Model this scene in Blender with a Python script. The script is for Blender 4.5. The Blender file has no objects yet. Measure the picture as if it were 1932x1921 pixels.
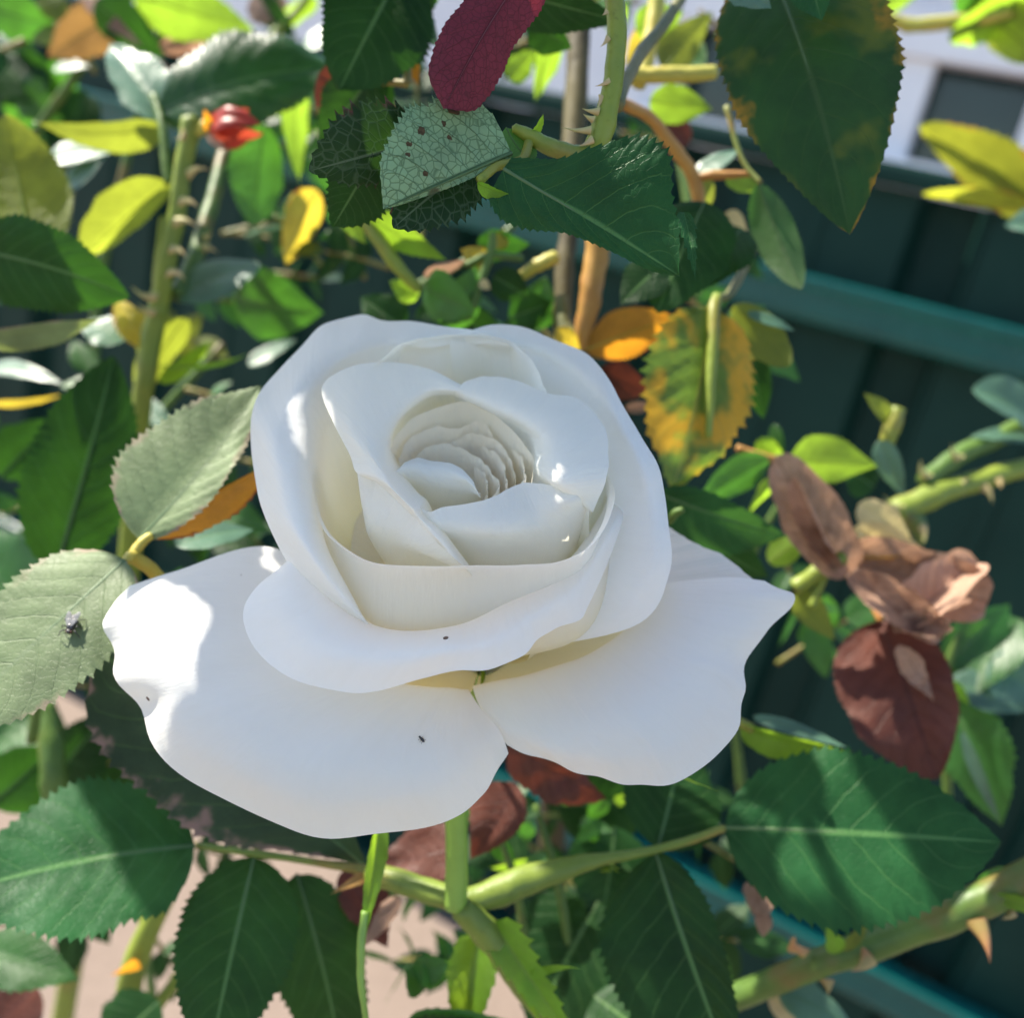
import bpy, math, random
import numpy as np
from mathutils import Matrix, Vector
random.seed(7); rng = np.random.default_rng(7)
SC = bpy.context.scene; COL = SC.collection

# ------------------------------------------------------------------ camera, sky, sun, exposure
F = 1855.0; CU, CV = 966.0, 960.5             # focal length and centre of the photograph in 1932-px units
CAM_H = 1.08
def Rx(a): c, s = math.cos(a), math.sin(a); return np.array([[1,0,0],[0,c,-s],[0,s,c]])
def Rz(a): c, s = math.cos(a), math.sin(a); return np.array([[c,-s,0],[s,c,0],[0,0,1]])
RC = Rx(math.radians(90-20)) @ Rz(math.radians(13))
CAMP = np.array([0., 0., CAM_H])
cd = bpy.data.cameras.new('camera'); cam = bpy.data.objects.new('camera', cd); COL.objects.link(cam)
M = np.eye(4); M[:3,:3] = RC; M[:3,3] = CAMP; cam.matrix_world = Matrix(M.tolist())
cd.sensor_width = 36.0; cd.lens = 36.0*F/1932.0; cd.clip_start = 0.01; cd.clip_end = 400
cd.dof.use_dof = True; cd.dof.focus_distance = 0.157; cd.dof.aperture_fstop = cd.lens/2.7
cd.dof.aperture_blades = 0
SC.camera = cam

S_CAM = np.array([-.42, .87, .0])
SUN = RC @ S_CAM; SUN /= np.linalg.norm(SUN)
elev = math.asin(SUN[2]); az = math.atan2(SUN[0], SUN[1])
w = bpy.data.worlds.new('World'); SC.world = w; w.use_nodes = True
nt = w.node_tree; bg = nt.nodes['Background']
sky = nt.nodes.new('ShaderNodeTexSky'); sky.sky_type = 'NISHITA'; sky.sun_disc = False
sky.sun_elevation = elev; sky.sun_rotation = az; sky.air_density = 1.0; sky.dust_density = 0.6
nt.links.new(sky.outputs[0], bg.inputs[0]); bg.inputs[1].default_value = 0.10
sd = bpy.data.lights.new('sun', 'SUN'); sun = bpy.data.objects.new('sun', sd); COL.objects.link(sun)
sd.energy = 4.5; sd.angle = math.radians(0.53); sd.color = (1, .93, .80)
sun.rotation_euler = Vector(SUN.tolist()).to_track_quat('Z', 'Y').to_euler()
SC.view_settings.view_transform = 'Standard'; SC.view_settings.look = 'None'
SC.view_settings.exposure = 1.62; SC.view_settings.gamma = 1.0; SC.view_settings.use_curve_mapping = False
SC.render.engine = 'CYCLES'; SC.cycles.use_denoising = True
SC.cycles.max_bounces = 8; SC.cycles.diffuse_bounces = 6; SC.cycles.transmission_bounces = 6
SC.cycles.use_adaptive_sampling = True; SC.cycles.adaptive_threshold = .02
SC.cycles.sample_clamp_indirect = 6

# ------------------------------------------------------------------ helpers
def P(u, v, d):                                # photograph pixel + depth in mm -> world metres
    z = d*.001
    return CAMP + RC @ np.array([(u-CU)/F*z, -(v-CV)/F*z, -z])
def proj(p):
    c = RC.T @ (np.asarray(p)-CAMP); return CU+F*c[0]/-c[2], CV-F*c[1]/-c[2], -c[2]*1000
def nrm(a): a = np.asarray(a, float); return a/np.linalg.norm(a)

def link(name, me, parent=None, mat=None, mw=None):
    o = bpy.data.objects.new(name, me); COL.objects.link(o)
    if mat is not None and me is not None and not me.materials: me.materials.append(mat)
    if parent is not None:
        o.parent = parent
        o.matrix_parent_inverse = parent.matrix_basis.inverted()
    if mw is not None: o.matrix_basis = mw
    return o
def thing(name, label, cat, loc, group=None):
    o = bpy.data.objects.new(name, None); COL.objects.link(o)
    o.empty_display_size = .01
    o.matrix_world = Matrix.Translation(Vector([float(x) for x in loc]))
    o['label'] = label; o['category'] = cat
    if group: o['group'] = group
    return o
def grid_mesh(name, V, uv=None, closed=False):
    n, m = V.shape[:2]
    idx = np.arange(n*m).reshape(n, m)
    if closed: a, b = idx, np.roll(idx, -1, 1)
    else: a, b = idx[:, :-1], idx[:, 1:]
    q = np.stack([a[:-1], b[:-1], b[1:], a[1:]], -1).reshape(-1, 4)
    me = bpy.data.meshes.new(name)
    me.vertices.add(n*m); me.vertices.foreach_set('co', V.reshape(-1).astype(np.float32))
    me.loops.add(q.size); me.loops.foreach_set('vertex_index', q.reshape(-1).astype(np.int32))
    me.polygons.add(len(q)); me.polygons.foreach_set('loop_start', np.arange(0, q.size, 4, dtype=np.int32))
    me.polygons.foreach_set('use_smooth', np.ones(len(q), bool))
    me.update(calc_edges=True)
    if uv is not None:
        l = me.uv_layers.new(name='UVMap')
        l.data.foreach_set('uv', uv.reshape(-1, 2)[q.reshape(-1)].reshape(-1).astype(np.float32))
    return me
def raw_mesh(name, V, Fc, smooth=False):
    me = bpy.data.meshes.new(name); me.from_pydata([tuple(map(float, v)) for v in V], [], Fc)
    if smooth: me.polygons.foreach_set('use_smooth', np.ones(len(me.polygons), bool))
    me.update(); return me
def catmull(Pts, n):                            # (k,...) control rows -> n samples through them
    Pts = np.asarray(Pts, float); k = len(Pts)
    if k == 2: Pts = np.stack([Pts[0], (Pts[0]+Pts[1])/2, Pts[1]]); k = 3
    E_ = np.concatenate([[2*Pts[0]-Pts[1]], Pts, [2*Pts[-1]-Pts[-2]]])
    t = np.linspace(0, k-1, n); i = np.minimum(t.astype(int), k-2)
    f = (t-i).reshape((-1,)+(1,)*(Pts.ndim-1))
    p0, p1, p2, p3 = E_[i], E_[i+1], E_[i+2], E_[i+3]
    return .5*((2*p1)+(-p0+p2)*f+(2*p0-5*p1+4*p2-p3)*f**2+(-p0+3*p1-3*p2+p3)*f**3)

# ------------------------------------------------------------------ materials
def new_mat(name):
    m = bpy.data.materials.new(name); m.use_nodes = True
    t = m.node_tree; t.nodes.clear(); return m, t
class G:                                        # tiny node-graph writer
    def __init__(s, t): s.t = t
    def n(s, typ, ins=None, **kw):
        x = s.t.nodes.new(typ)
        for k, v in kw.items(): setattr(x, k, v)
        for k, v in (ins or {}).items():
            if hasattr(v, 'is_linked') or hasattr(v, 'links'): s.t.links.new(v, x.inputs[k])
            else: x.inputs[k].default_value = v
        return x
    def math(s, op, a, b=0.0, c=0.0): return s.n('ShaderNodeMath', {0: a, 1: b, 2: c}, operation=op).outputs[0]
    def mr(s, v, a, b, c=0., d=1., smooth=False):
        return s.n('ShaderNodeMapRange', {0: v, 1: a, 2: b, 3: c, 4: d}, interpolation_type='SMOOTHSTEP' if smooth else 'LINEAR').outputs[0]
    def mix(s, f, a, b, mode='MIX'):
        x = s.n('ShaderNodeMix', data_type='RGBA', blend_type=mode)
        for i, v in ((0, f), (6, a), (7, b)):
            if hasattr(v, 'links'): s.t.links.new(v, x.inputs[i])
            else: x.inputs[i].default_value = v if i == 0 else (*v, 1)
        return x.outputs[2]
    def noise(s, vec, scale, detail=3, rough=.5, out=0):
        return s.n('ShaderNodeTexNoise', {'Vector': vec, 'Scale': scale, 'Detail': detail, 'Roughness': rough}).outputs[out]

def leaf_mat(name, top, under, trans, tr=.35, rough=.42, spec=.5, vein=(.10,.20,.06), veink=.35, retk=.18, uveink=-1,
             blotch=None, bk=(.55, .62), edge=None, bump=.4, sheen=0., holes=None, rs=900.):
    m, t = new_mat(name); g = G(t)
    tc = g.n('ShaderNodeTexCoord'); uv = g.n('ShaderNodeSeparateXYZ', {0: tc.outputs['UV']})
    oi = g.n('ShaderNodeObjectInfo'); geo = g.n('ShaderNodeNewGeometry')
    seed = g.math('MULTIPLY', oi.outputs['Random'], 7.3)
    ovec = g.n('ShaderNodeVectorMath', {0: tc.outputs['Object'], 1: g.n('ShaderNodeCombineXYZ', {0: seed, 1: seed}).outputs[0]}, operation='ADD').outputs[0]
    s = g.math('ABSOLUTE', g.math('MULTIPLY_ADD', uv.outputs[0], 2., -1.))
    warp = g.math('MULTIPLY', g.math('SUBTRACT', g.noise(ovec, 120), .5), .5)
    q = g.math('ADD', g.math('SUBTRACT', g.math('MULTIPLY', uv.outputs[1], 8.5), g.math('MULTIPLY', g.math('POWER', s, 1.25), 2.1)), warp)
    fr = g.math('ABSOLUTE', g.math('SUBTRACT', g.math('FRACT', q), .5))
    sec = g.math('MULTIPLY', g.mr(fr, .455, .5, 0, 1, True), g.mr(s, .75, 1., 1., .2))
    mid = g.mr(s, .015, .055, 1., 0., True)
    vor = g.n('ShaderNodeTexVoronoi', {'Vector': ovec, 'Scale': rs}, feature='DISTANCE_TO_EDGE').outputs[0]
    ret = g.mr(vor, 0., .10, 1., 0., True)
    nz = g.noise(ovec, 70., 4, .6)
    nf = g.noise(ovec, 900., 3, .6)
    vmask = g.math('MAXIMUM', g.math('MULTIPLY', sec, veink), g.math('MAXIMUM', g.math('MULTIPLY', mid, min(1., veink*2)), g.math('MULTIPLY', ret, retk)))
    var = g.mr(nz, .3, .7, .72, 1.3)
    val = g.mr(oi.outputs['Random'], 0, 1, .8, 1.25)
    tv = g.math('MULTIPLY', var, val)
    def shade(c): return g.n('ShaderNodeVectorMath', {0: c, 3: tv}, operation='SCALE').outputs[0]
    ct = shade(top); cu = shade(under); ctr = shade(trans)
    if blotch:
        bm = g.mr(g.math('ADD', g.noise(ovec, 55., 3, .6), g.math('MULTIPLY', s, .03)), bk[0], bk[1], 0, 1, True)
        ct = g.mix(bm, ct, blotch); cu = g.mix(bm, cu, blotch); ctr = g.mix(bm, ctr, blotch)
    if edge:
        em = g.math('MULTIPLY', g.mr(g.math('ADD', s, g.math('MULTIPLY', g.math('SUBTRACT', g.noise(ovec, 140.), .5), 1.1)), .86, 1.06, 0, 1, True), g.mr(g.noise(ovec, 38., 2), .38, .52, 0, 1, True))
        ct = g.mix(em, ct, edge); cu = g.mix(em, cu, edge); ctr = g.mix(em, ctr, edge)
    if holes:
        hv = g.n('ShaderNodeTexVoronoi', {'Vector': ovec, 'Scale': 150.}, feature='F1')
        hm = g.math('MULTIPLY', g.mr(hv.outputs[0], .14, .24, 1, 0, True), g.mr(g.noise(ovec, 60., 1), .5, .56))
        ct = g.mix(hm, ct, holes); cu = g.mix(hm, cu, holes)
    ct = g.mix(vmask, ct, vein)
    cu = g.mix(g.math('MINIMUM', g.math('MULTIPLY', vmask, 1.6), 1.), cu, (under[0]*.35, under[1]*.45, under[2]*.35) if uveink < 0 else vein)
    ctr = g.mix(g.math('MULTIPLY', vmask, .7), ctr, (trans[0]*.5, trans[1]*.5, trans[2]*.4))
    col = g.mix(geo.outputs['Backfacing'], ct, cu)
    rg = g.math('ADD', g.mr(geo.outputs['Backfacing'], 0, 1, rough, .62), g.math('MULTIPLY', g.math('SUBTRACT', nz, .5), .22))
    hgt = g.math('ADD', g.math('ADD', g.math('MULTIPLY', sec, -.35), g.math('MULTIPLY', ret, -.12)), g.math('ADD', g.math('MULTIPLY', nz, .9), g.math('MULTIPLY', nf, .12)))
    bp = g.n('ShaderNodeBump', {'Strength': bump, 'Distance': .0006, 'Height': hgt}).outputs[0]
    pr = g.n('ShaderNodeBsdfPrincipled', {'Base Color': col, 'Roughness': rg, 'Specular IOR Level': spec, 'Normal': bp, 'Sheen Weight': sheen})
    tl = g.n('ShaderNodeBsdfTranslucent', {'Color': ctr, 'Normal': bp})
    mx = g.n('ShaderNodeMixShader', {0: tr, 1: pr.outputs[0], 2: tl.outputs[0]})
    g.n('ShaderNodeOutputMaterial', {0: mx.outputs[0]})
    return m
LM = {
 'tan': leaf_mat('leaf_tan', (.36,.19,.06), (.3,.17,.06), (.45,.24,.06), tr=.35),
 'bud': leaf_mat('bud_petal_red', (.42,.045,.03), (.45,.08,.05), (.7,.10,.04), tr=.35, veink=.05, retk=.02, bump=.2),
 'yellow2': leaf_mat('leaf_yellow_green', (.22,.24,.02), (.20,.22,.02), (.40,.42,.03), tr=.5, vein=(.4,.4,.1), edge=(.35,.16,.02)),
 'dark': leaf_mat('leaf_dark_green', (.008,.032,.009), (.05,.10,.035), (.06,.20,.014), tr=.26, rough=.42, spec=.16, veink=.5, retk=.04),
 'hero': leaf_mat('leaf_deep_green', (.012,.062,.020), (.10,.16,.08), (.07,.20,.025), tr=.24, rough=.45, spec=.13, vein=(.08,.19,.06), veink=.6, retk=.06, bump=.5),
 'net':  leaf_mat('leaf_black_green', (.008,.026,.010), (.11,.16,.09), (.06,.16,.02), tr=.2, rough=.5, spec=.15, vein=(.12,.17,.10), veink=.4, retk=.34, bump=.5, rs=480., edge=(.10,.035,.03)),
 'grey': leaf_mat('leaf_curled_underside', (.10,.19,.09), (.17,.28,.14), (.10,.20,.05), tr=.22, rough=.6, retk=.5, veink=.6, bump=.6, rs=800., holes=(.07,.06,.03)),
 'mid':  leaf_mat('leaf_mid_green', (.020,.080,.016), (.07,.15,.05), (.12,.38,.025), tr=.40, retk=.05),
 'lime': leaf_mat('leaf_lime', (.10,.23,.018), (.17,.27,.05), (.36,.58,.03), tr=.55, vein=(.25,.34,.06)),
 'olive':leaf_mat('leaf_olive', (.11,.15,.018), (.15,.19,.03), (.30,.35,.03), tr=.5, vein=(.25,.28,.06)),
 'yellow':leaf_mat('leaf_yellow', (.42,.33,.03), (.38,.32,.06), (.70,.52,.04), tr=.5, vein=(.5,.42,.1), edge=(.35,.12,.02)),
 'orange':leaf_mat('leaf_orange', (.55,.22,.02), (.45,.20,.03), (.85,.36,.02), tr=.5, vein=(.5,.3,.06), edge=(.28,.06,.015)),
 'pale': leaf_mat('leaf_pale_sheen', (.07,.145,.095), (.16,.22,.15), (.14,.28,.08), tr=.2, rough=.38, spec=.5, retk=.03),  # pale base tone stands in for the whitish sun sheen on leaves
 'wide': leaf_mat('leaf_shaded_sage', (.030,.056,.030), (.10,.14,.07), (.06,.12,.03), tr=.2, rough=.55, spec=.2, retk=.05, edge=(.22,.14,.12)),
 'gloss': leaf_mat('leaf_glossy_green', (.010,.060,.014), (.10,.19,.05), (.12,.34,.02), tr=.25, rough=.40, spec=.4, retk=.04, bump=.25),
 'sage': leaf_mat('leaf_sage', (.15,.20,.10), (.20,.14,.03), (.20,.26,.05), tr=.25, rough=.5, vein=(.18,.23,.13), veink=.25, retk=.06, edge=(.30,.22,.16), bump=.45, spec=.25),
 'turn': leaf_mat('leaf_turning_yellow', (.035,.10,.018), (.08,.14,.03), (.20,.34,.03), tr=.5, blotch=(.62,.36,.02), bk=(.43,.56), vein=(.4,.36,.08), veink=.6),
 'spot': leaf_mat('leaf_blackspot', (.013,.048,.009), (.06,.11,.03), (.06,.18,.02), tr=.26, rough=.5, spec=.25, retk=.05, vein=(.05,.10,.025), veink=.35, edge=(.30,.17,.015), blotch=(.09,.12,.012), bk=(.54,.68)),
 'red':  leaf_mat('leaf_burgundy', (.13,.018,.028), (.13,.018,.03), (.24,.02,.03), tr=.25, rough=.5, spec=.3, vein=(.07,.008,.016), veink=.4, retk=.4, bump=.5, rs=1000., uveink=-1),
 'brown':leaf_mat('leaf_dead_brown', (.12,.030,.015), (.14,.045,.025), (.16,.03,.012), tr=.25, rough=.6, vein=(.06,.012,.008), bump=1.0, retk=.1),
 'dry':  leaf_mat('petal_dried_tan', (.42,.26,.18), (.40,.27,.20), (.55,.30,.17), tr=.35, rough=.65, vein=(.22,.11,.07), veink=.4, retk=.12, bump=1.4, blotch=(.20,.10,.065), bk=(.5,.7)),
 'cream':leaf_mat('petal_faded_cream', (.58,.46,.25), (.55,.45,.25), (.75,.6,.25), tr=.45, rough=.6, vein=(.5,.38,.2), veink=.1, retk=.03),
}
def simple_mat(name, c1, c2, scale=60, rough=.5, spec=.5, bump=.3, bd=.0004, tr=None, metal=0, stretch=None):
    m, t = new_mat(name); g = G(t); tc = g.n('ShaderNodeTexCoord'); v = tc.outputs['Object']
    if stretch: v = g.n('ShaderNodeMapping', {0: v, 3: stretch}).outputs[0]
    n1 = g.noise(v, scale, 5, .6); n2 = g.noise(v, scale*6, 4, .6)
    col = g.mix(g.mr(n1, .35, .65, 0, 1, True), c1, c2)
    bp = g.n('ShaderNodeBump', {'Strength': bump, 'Distance': bd, 'Height': g.math('ADD', n1, g.math('MULTIPLY', n2, .4))}).outputs[0]
    pr = g.n('ShaderNodeBsdfPrincipled', {'Base Color': col, 'Roughness': g.mr(n2, .3, .7, rough*.85, min(1, rough*1.15)), 'Specular IOR Level': spec, 'Normal': bp, 'Metallic': metal})
    out = pr.outputs[0]
    if tr:
        tl = g.n('ShaderNodeBsdfTranslucent', {'Color': (*tr[1], 1)})
        out = g.n('ShaderNodeMixShader', {0: tr[0], 1: out, 2: tl.outputs[0]}).outputs[0]
    g.n('ShaderNodeOutputMaterial', {0: out}); return m
def stem_mat(name, c1, c2, c3, rough=.45):
    m, t = new_mat(name); g = G(t); v = g.n('ShaderNodeTexCoord').outputs['Object']
    n1 = g.noise(v, 90., 4, .6); n2 = g.noise(v, 500., 4, .7); n3 = g.noise(v, 35., 3, .6)
    col = g.mix(g.mr(n1, .35, .65, 0, 1, True), c1, c2); col = g.mix(g.mr(n3, .52, .68, 0, .75, True), col, c3)
    col = g.mix(g.mr(n2, .58, .72, 0, .5), col, (c1[0]*.5, c1[1]*.45, c1[2]*.5))
    bp = g.n('ShaderNodeBump', {'Strength': .6, 'Distance': .0005, 'Height': g.math('ADD', n1, g.math('MULTIPLY', n2, .5))}).outputs[0]
    pr = g.n('ShaderNodeBsdfPrincipled', {'Base Color': col, 'Roughness': g.mr(n2, .3, .7, rough*.8, rough*1.3), 'Specular IOR Level': .35, 'Normal': bp})
    g.n('ShaderNodeOutputMaterial', {0: pr.outputs[0]}); return m
ST = {
 'green': stem_mat('stem_green', (.085,.15,.026), (.06,.115,.02), (.16,.10,.03)),
 'blush': stem_mat('stem_green_blushed', (.15,.20,.03), (.12,.17,.025), (.24,.13,.03)),
 'lime':  stem_mat('stem_lime', (.20,.25,.03), (.16,.21,.03), (.24,.19,.04)),
 'yellow':simple_mat('stem_yellow', (.45,.36,.06), (.38,.36,.06), 80, .5, .4),
 'bark':  simple_mat('stem_bark', (.045,.035,.018), (.09,.075,.03), 60, .7, .3, .8, .001, stretch=(1,1,.2)),
 'old':   simple_mat('stem_grey_green', (.10,.11,.035), (.16,.14,.05), 60, .6, .4, .5),
 'tan':   simple_mat('stem_orange_brown', (.40,.22,.05), (.30,.13,.03), 60, .55, .4, .5),
 'stalk': simple_mat('leaf_stalk_green', (.16,.20,.04), (.22,.14,.035), 120, .5, .4),
 'thorn': simple_mat('thorn_amber', (.40,.17,.07), (.34,.24,.07), 150, .4, .5),
 'pthorn':simple_mat('thorn_pale', (.42,.42,.14), (.45,.32,.14), 150, .4, .5),
}
def petal_mat(name='rose_petal_white', c0=(.935,.93,.91), t0=(.97,.945,.88)):
    m, t = new_mat(name); g = G(t); tc = g.n('ShaderNodeTexCoord')
    uv = g.n('ShaderNodeSeparateXYZ', {0: tc.outputs['UV']})
    base = g.mr(uv.outputs[1], .08, .58, 1, 0, True)
    v = g.n('ShaderNodeMapping', {0: tc.outputs['UV'], 3: (46., 3.2, 1.)}).outputs[0]
    vn = g.noise(v, 1.0, 4, .6)
    on = g.noise(tc.outputs['Object'], 90., 3, .5); fine = g.noise(tc.outputs['Object'], 1500., 2, .5)
    col = g.mix(base, c0, (.90,.83,.50))
    col = g.mix(g.mr(on, .35, .7, 0, .4), col, (.92,.905,.865))
    col = g.mix(g.mr(vn, .5, .8, 0, .16), col, (.87,.87,.83))
    h = g.math('ADD', g.math('MULTIPLY', vn, .5), g.math('ADD', g.math('MULTIPLY', on, .9), g.math('MULTIPLY', fine, .06)))
    bp = g.n('ShaderNodeBump', {'Strength': .42, 'Distance': .0008, 'Height': h}).outputs[0]
    pr = g.n('ShaderNodeBsdfPrincipled', {'Base Color': col, 'Roughness': .62, 'Specular IOR Level': .25, 'Normal': bp, 'Sheen Weight': .08, 'Sheen Roughness': .4})
    tcol = g.mix(base, t0, (.92,.83,.45))
    tcol = g.mix(g.mr(vn, .5, .8, 0, .2), tcol, (.86,.82,.70))
    tl = g.n('ShaderNodeBsdfTranslucent', {'Color': tcol, 'Normal': bp})
    g.n('ShaderNodeOutputMaterial', {0: g.n('ShaderNodeMixShader', {0: .48, 1: pr.outputs[0], 2: tl.outputs[0]}).outputs[0]})
    return m
PETAL = petal_mat()
PETAL_MID = petal_mat('rose_petal_ivory', (.94,.92,.865), (.975,.925,.80))
PETAL_IN = petal_mat('rose_petal_cream_heart', (.94,.885,.78), (.98,.87,.67))

# ------------------------------------------------------------------ ground, fence, house
def simple_box(name, c, ax, size, parent, mat, bev=.004):
    """bevelled box: centre c, axes ax (3 rows), full size"""
    import bmesh
    bm = bmesh.new(); bmesh.ops.create_cube(bm, size=1.0)
    for v in bm.verts: v.co = Vector((v.co.x*size[0], v.co.y*size[1], v.co.z*size[2]))
    if bev: bmesh.ops.bevel(bm, geom=bm.edges[:], offset=bev, segments=2, affect='EDGES', profile=.5)
    me = bpy.data.meshes.new(name); bm.to_mesh(me); bm.free()
    Mx = np.eye(4); Mx[:3,:3] = np.array(ax).T; Mx[:3,3] = c
    return link(name, me, parent, mat, Matrix(Mx.tolist()))
ground_m, t_ = new_mat('ground_pink_beige_paving'); g = G(t_); tc = g.n('ShaderNodeTexCoord')
n1 = g.noise(tc.outputs['Object'], 3., 6, .6); n2 = g.noise(tc.outputs['Object'], 60., 5, .7)
gc = g.mix(g.mr(n1, .3, .7), (.21,.16,.13), (.175,.13,.105)); gc = g.mix(g.mr(n2, .45, .75, 0, .5), gc, (.12,.09,.07))
g.n('ShaderNodeOutputMaterial', {0: g.n('ShaderNodeBsdfPrincipled', {'Base Color': gc, 'Roughness': .85, 'Normal': g.n('ShaderNodeBump', {'Strength': .5, 'Distance': .004, 'Height': n2}).outputs[0]}).outputs[0]})
xs = np.concatenate([[-150,-40,-10], np.linspace(-4,4,17), [10,40,150]]); GX, GY = np.meshgrid(xs, xs)
gm = grid_mesh('ground', np.stack([GX, GY, .004*np.sin(GX*3.1)*np.cos(GY*2.3)*(abs(GX)<6)], -1))
go = link('ground', gm, None, ground_m); go['kind'] = 'structure'; go['label'] = 'pinkish beige ground seen through the leaves below the rose'

DH = RC @ np.array([-4154, 1492, -1855.]); DH[2] = 0; DH = nrm(DH)       # along the fence, receding
UP = np.array([0, 0, 1.]); NF = nrm(np.cross(DH, UP)); NF = NF if NF[1] < 0 else -NF
FC = P(966, 960, 1300)                                                      # a point of the fence plane
def fpt(a, z, n=0): return CAMP*[1,1,0] + DH*a + NF*(((FC-CAMP)@NF)+n) + UP*z
FM = simple_mat('fence_dark_green_paint', (.006,.028,.022), (.008,.034,.026), 8, .5, .12, .15, .002)
RM = simple_mat('rail_teal_paint', (.002,.065,.060), (.003,.08,.07), 12, .25, .4, .1, .001)
fence = thing('metal_fence', 'dark green ribbed metal fence with teal rails behind the bush', 'fence', fpt(0, 0))
PER = .262; TOPZ = CAM_H+.040
for k in range(-6, 14):
    a0 = .055+k*PER                               # each sheet: flat pan and a recessed rib valley
    prof = [(0,0),(.012,-.03),(.060,-.03),(.072,0),(.155,0),(.160,.005),(.170,.005),(.175,0),(.2595,0),(.2595,-.0025),(.268,-.0025)]
    V = np.array([[fpt(a0+x, z, y) for x, y in prof] for z in (.02, TOPZ*.5, TOPZ)])
    B2 = np.array([[fpt(a0+x, z, y-.0012) for x, y in prof] for z in (.02, TOPZ*.5, TOPZ)])
    ring = np.concatenate([V, B2[:, ::-1]], 1)
    o = link('fence_sheet', grid_mesh('fence_sheet', ring, closed=True), fence, FM)
    o.data.polygons.foreach_set('use_smooth', np.zeros(len(o.data.polygons), bool))
for zc, hh in ((CAM_H-.087, .048), (CAM_H-.832, .060)):
    r = simple_box('rail', fpt(.7, zc, .022), (DH, NF, UP), (5.2, .034, hh), fence, RM, .012)
    simple_box('rail_lip', fpt(.7, zc+hh*.5-.004, .0435), (DH, NF, UP), (5.19, .008, .012), r, RM, .003)
simple_box('capping', fpt(.7, TOPZ+.012, 0), (DH, NF, UP), (5.2, .05, .022), fence, FM, .005)
simple_box('bottom_plinth', fpt(.7, .012, 0), (DH, NF, UP), (5.2, .06, .02), fence, FM, .004)

WM = simple_mat('house_white_render', (.78,.77,.78), (.70,.69,.72), 4, .7, .3, .3, .003)
WF = simple_mat('window_white_frame', (.80,.79,.80), (.76,.75,.77), 5, .4, .5, .05, .001)
GLm = simple_mat('window_dark_pane', (.012,.035,.033), (.016,.045,.04), 3, .12, .5, .05, .001)  # dark green base colour stands in for vegetation mirrored in the glass
HOFF = -2.6
house = thing('white_house', 'low white house with dark small paned window beyond the fence', 'house', fpt(1.0, 0, HOFF))
def hray(u, v):
    d = RC @ np.array([(u-CU)/F, -(v-CV)/F, -1.]); h = d*((((FC-CAMP)@NF)+HOFF)/(d@NF)); return h@DH, h[2]+CAM_H
aL, zT = hray(1765, 122); aR, zB = hray(1915, 270); ZT, ZB = zT, hray(1765, 300)[1]
pw = abs(aL-aR); bar = pw*.36
simple_box('wall_above', fpt(2.5, (ZT+.16+2.15)/2, HOFF-.1), (DH, NF, UP), (9.5, .2, 2.15-ZT-.16), house, WM, .01)
simple_box('wall_below', fpt(2.5, (ZB-.12)/2, HOFF-.1), (DH, NF, UP), (9.5, .2, ZB-.12), house, WM, .01)
a_end = aR-2*(pw+bar)
wl0 = aL+2*(pw+bar)
simple_box('wall_side', fpt((wl0+bar+7.25)/2, (ZT+ZB)/2+.02, HOFF-.1), (DH, NF, UP), (7.25-wl0-bar, .196, ZT-ZB+.30), house, WM, .002)
simple_box('wall_side', fpt((a_end-bar-2.25)/2, (ZT+ZB)/2+.02, HOFF-.1), (DH, NF, UP), (abs(-2.25-a_end+bar), .196, ZT-ZB+.30), house, WM, .002)
simple_box('roof', fpt(2.5, 2.2, HOFF-.8), (DH, NF, UP), (9.9, 1.9, .09), house, WM, .02)
win = simple_box('window', fpt((wl0+a_end)/2, (ZT+ZB)/2, HOFF-.16), (DH, NF, UP), (abs(wl0-a_end)+.1, .03, ZT-ZB+.2), house, GLm, .003)
k = 0; a = a_end-bar/2
while a < wl0+bar:
    simple_box('window_bar', fpt(a, (ZT+ZB)/2, HOFF-.05), (DH, NF, UP), (bar, .09, ZT-ZB+.04), win, WF, .008); a += pw+bar
simple_box('window_head', fpt((wl0+a_end)/2, ZT+.085, HOFF-.04), (DH, NF, UP), (abs(wl0-a_end)+2*bar, .12, .15), win, WF, .01)
simple_box('window_sill', fpt((wl0+a_end)/2, ZB-.07, HOFF-.02), (DH, NF, UP), (abs(wl0-a_end)+2*bar, .16, .10), win, WF, .01)

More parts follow.
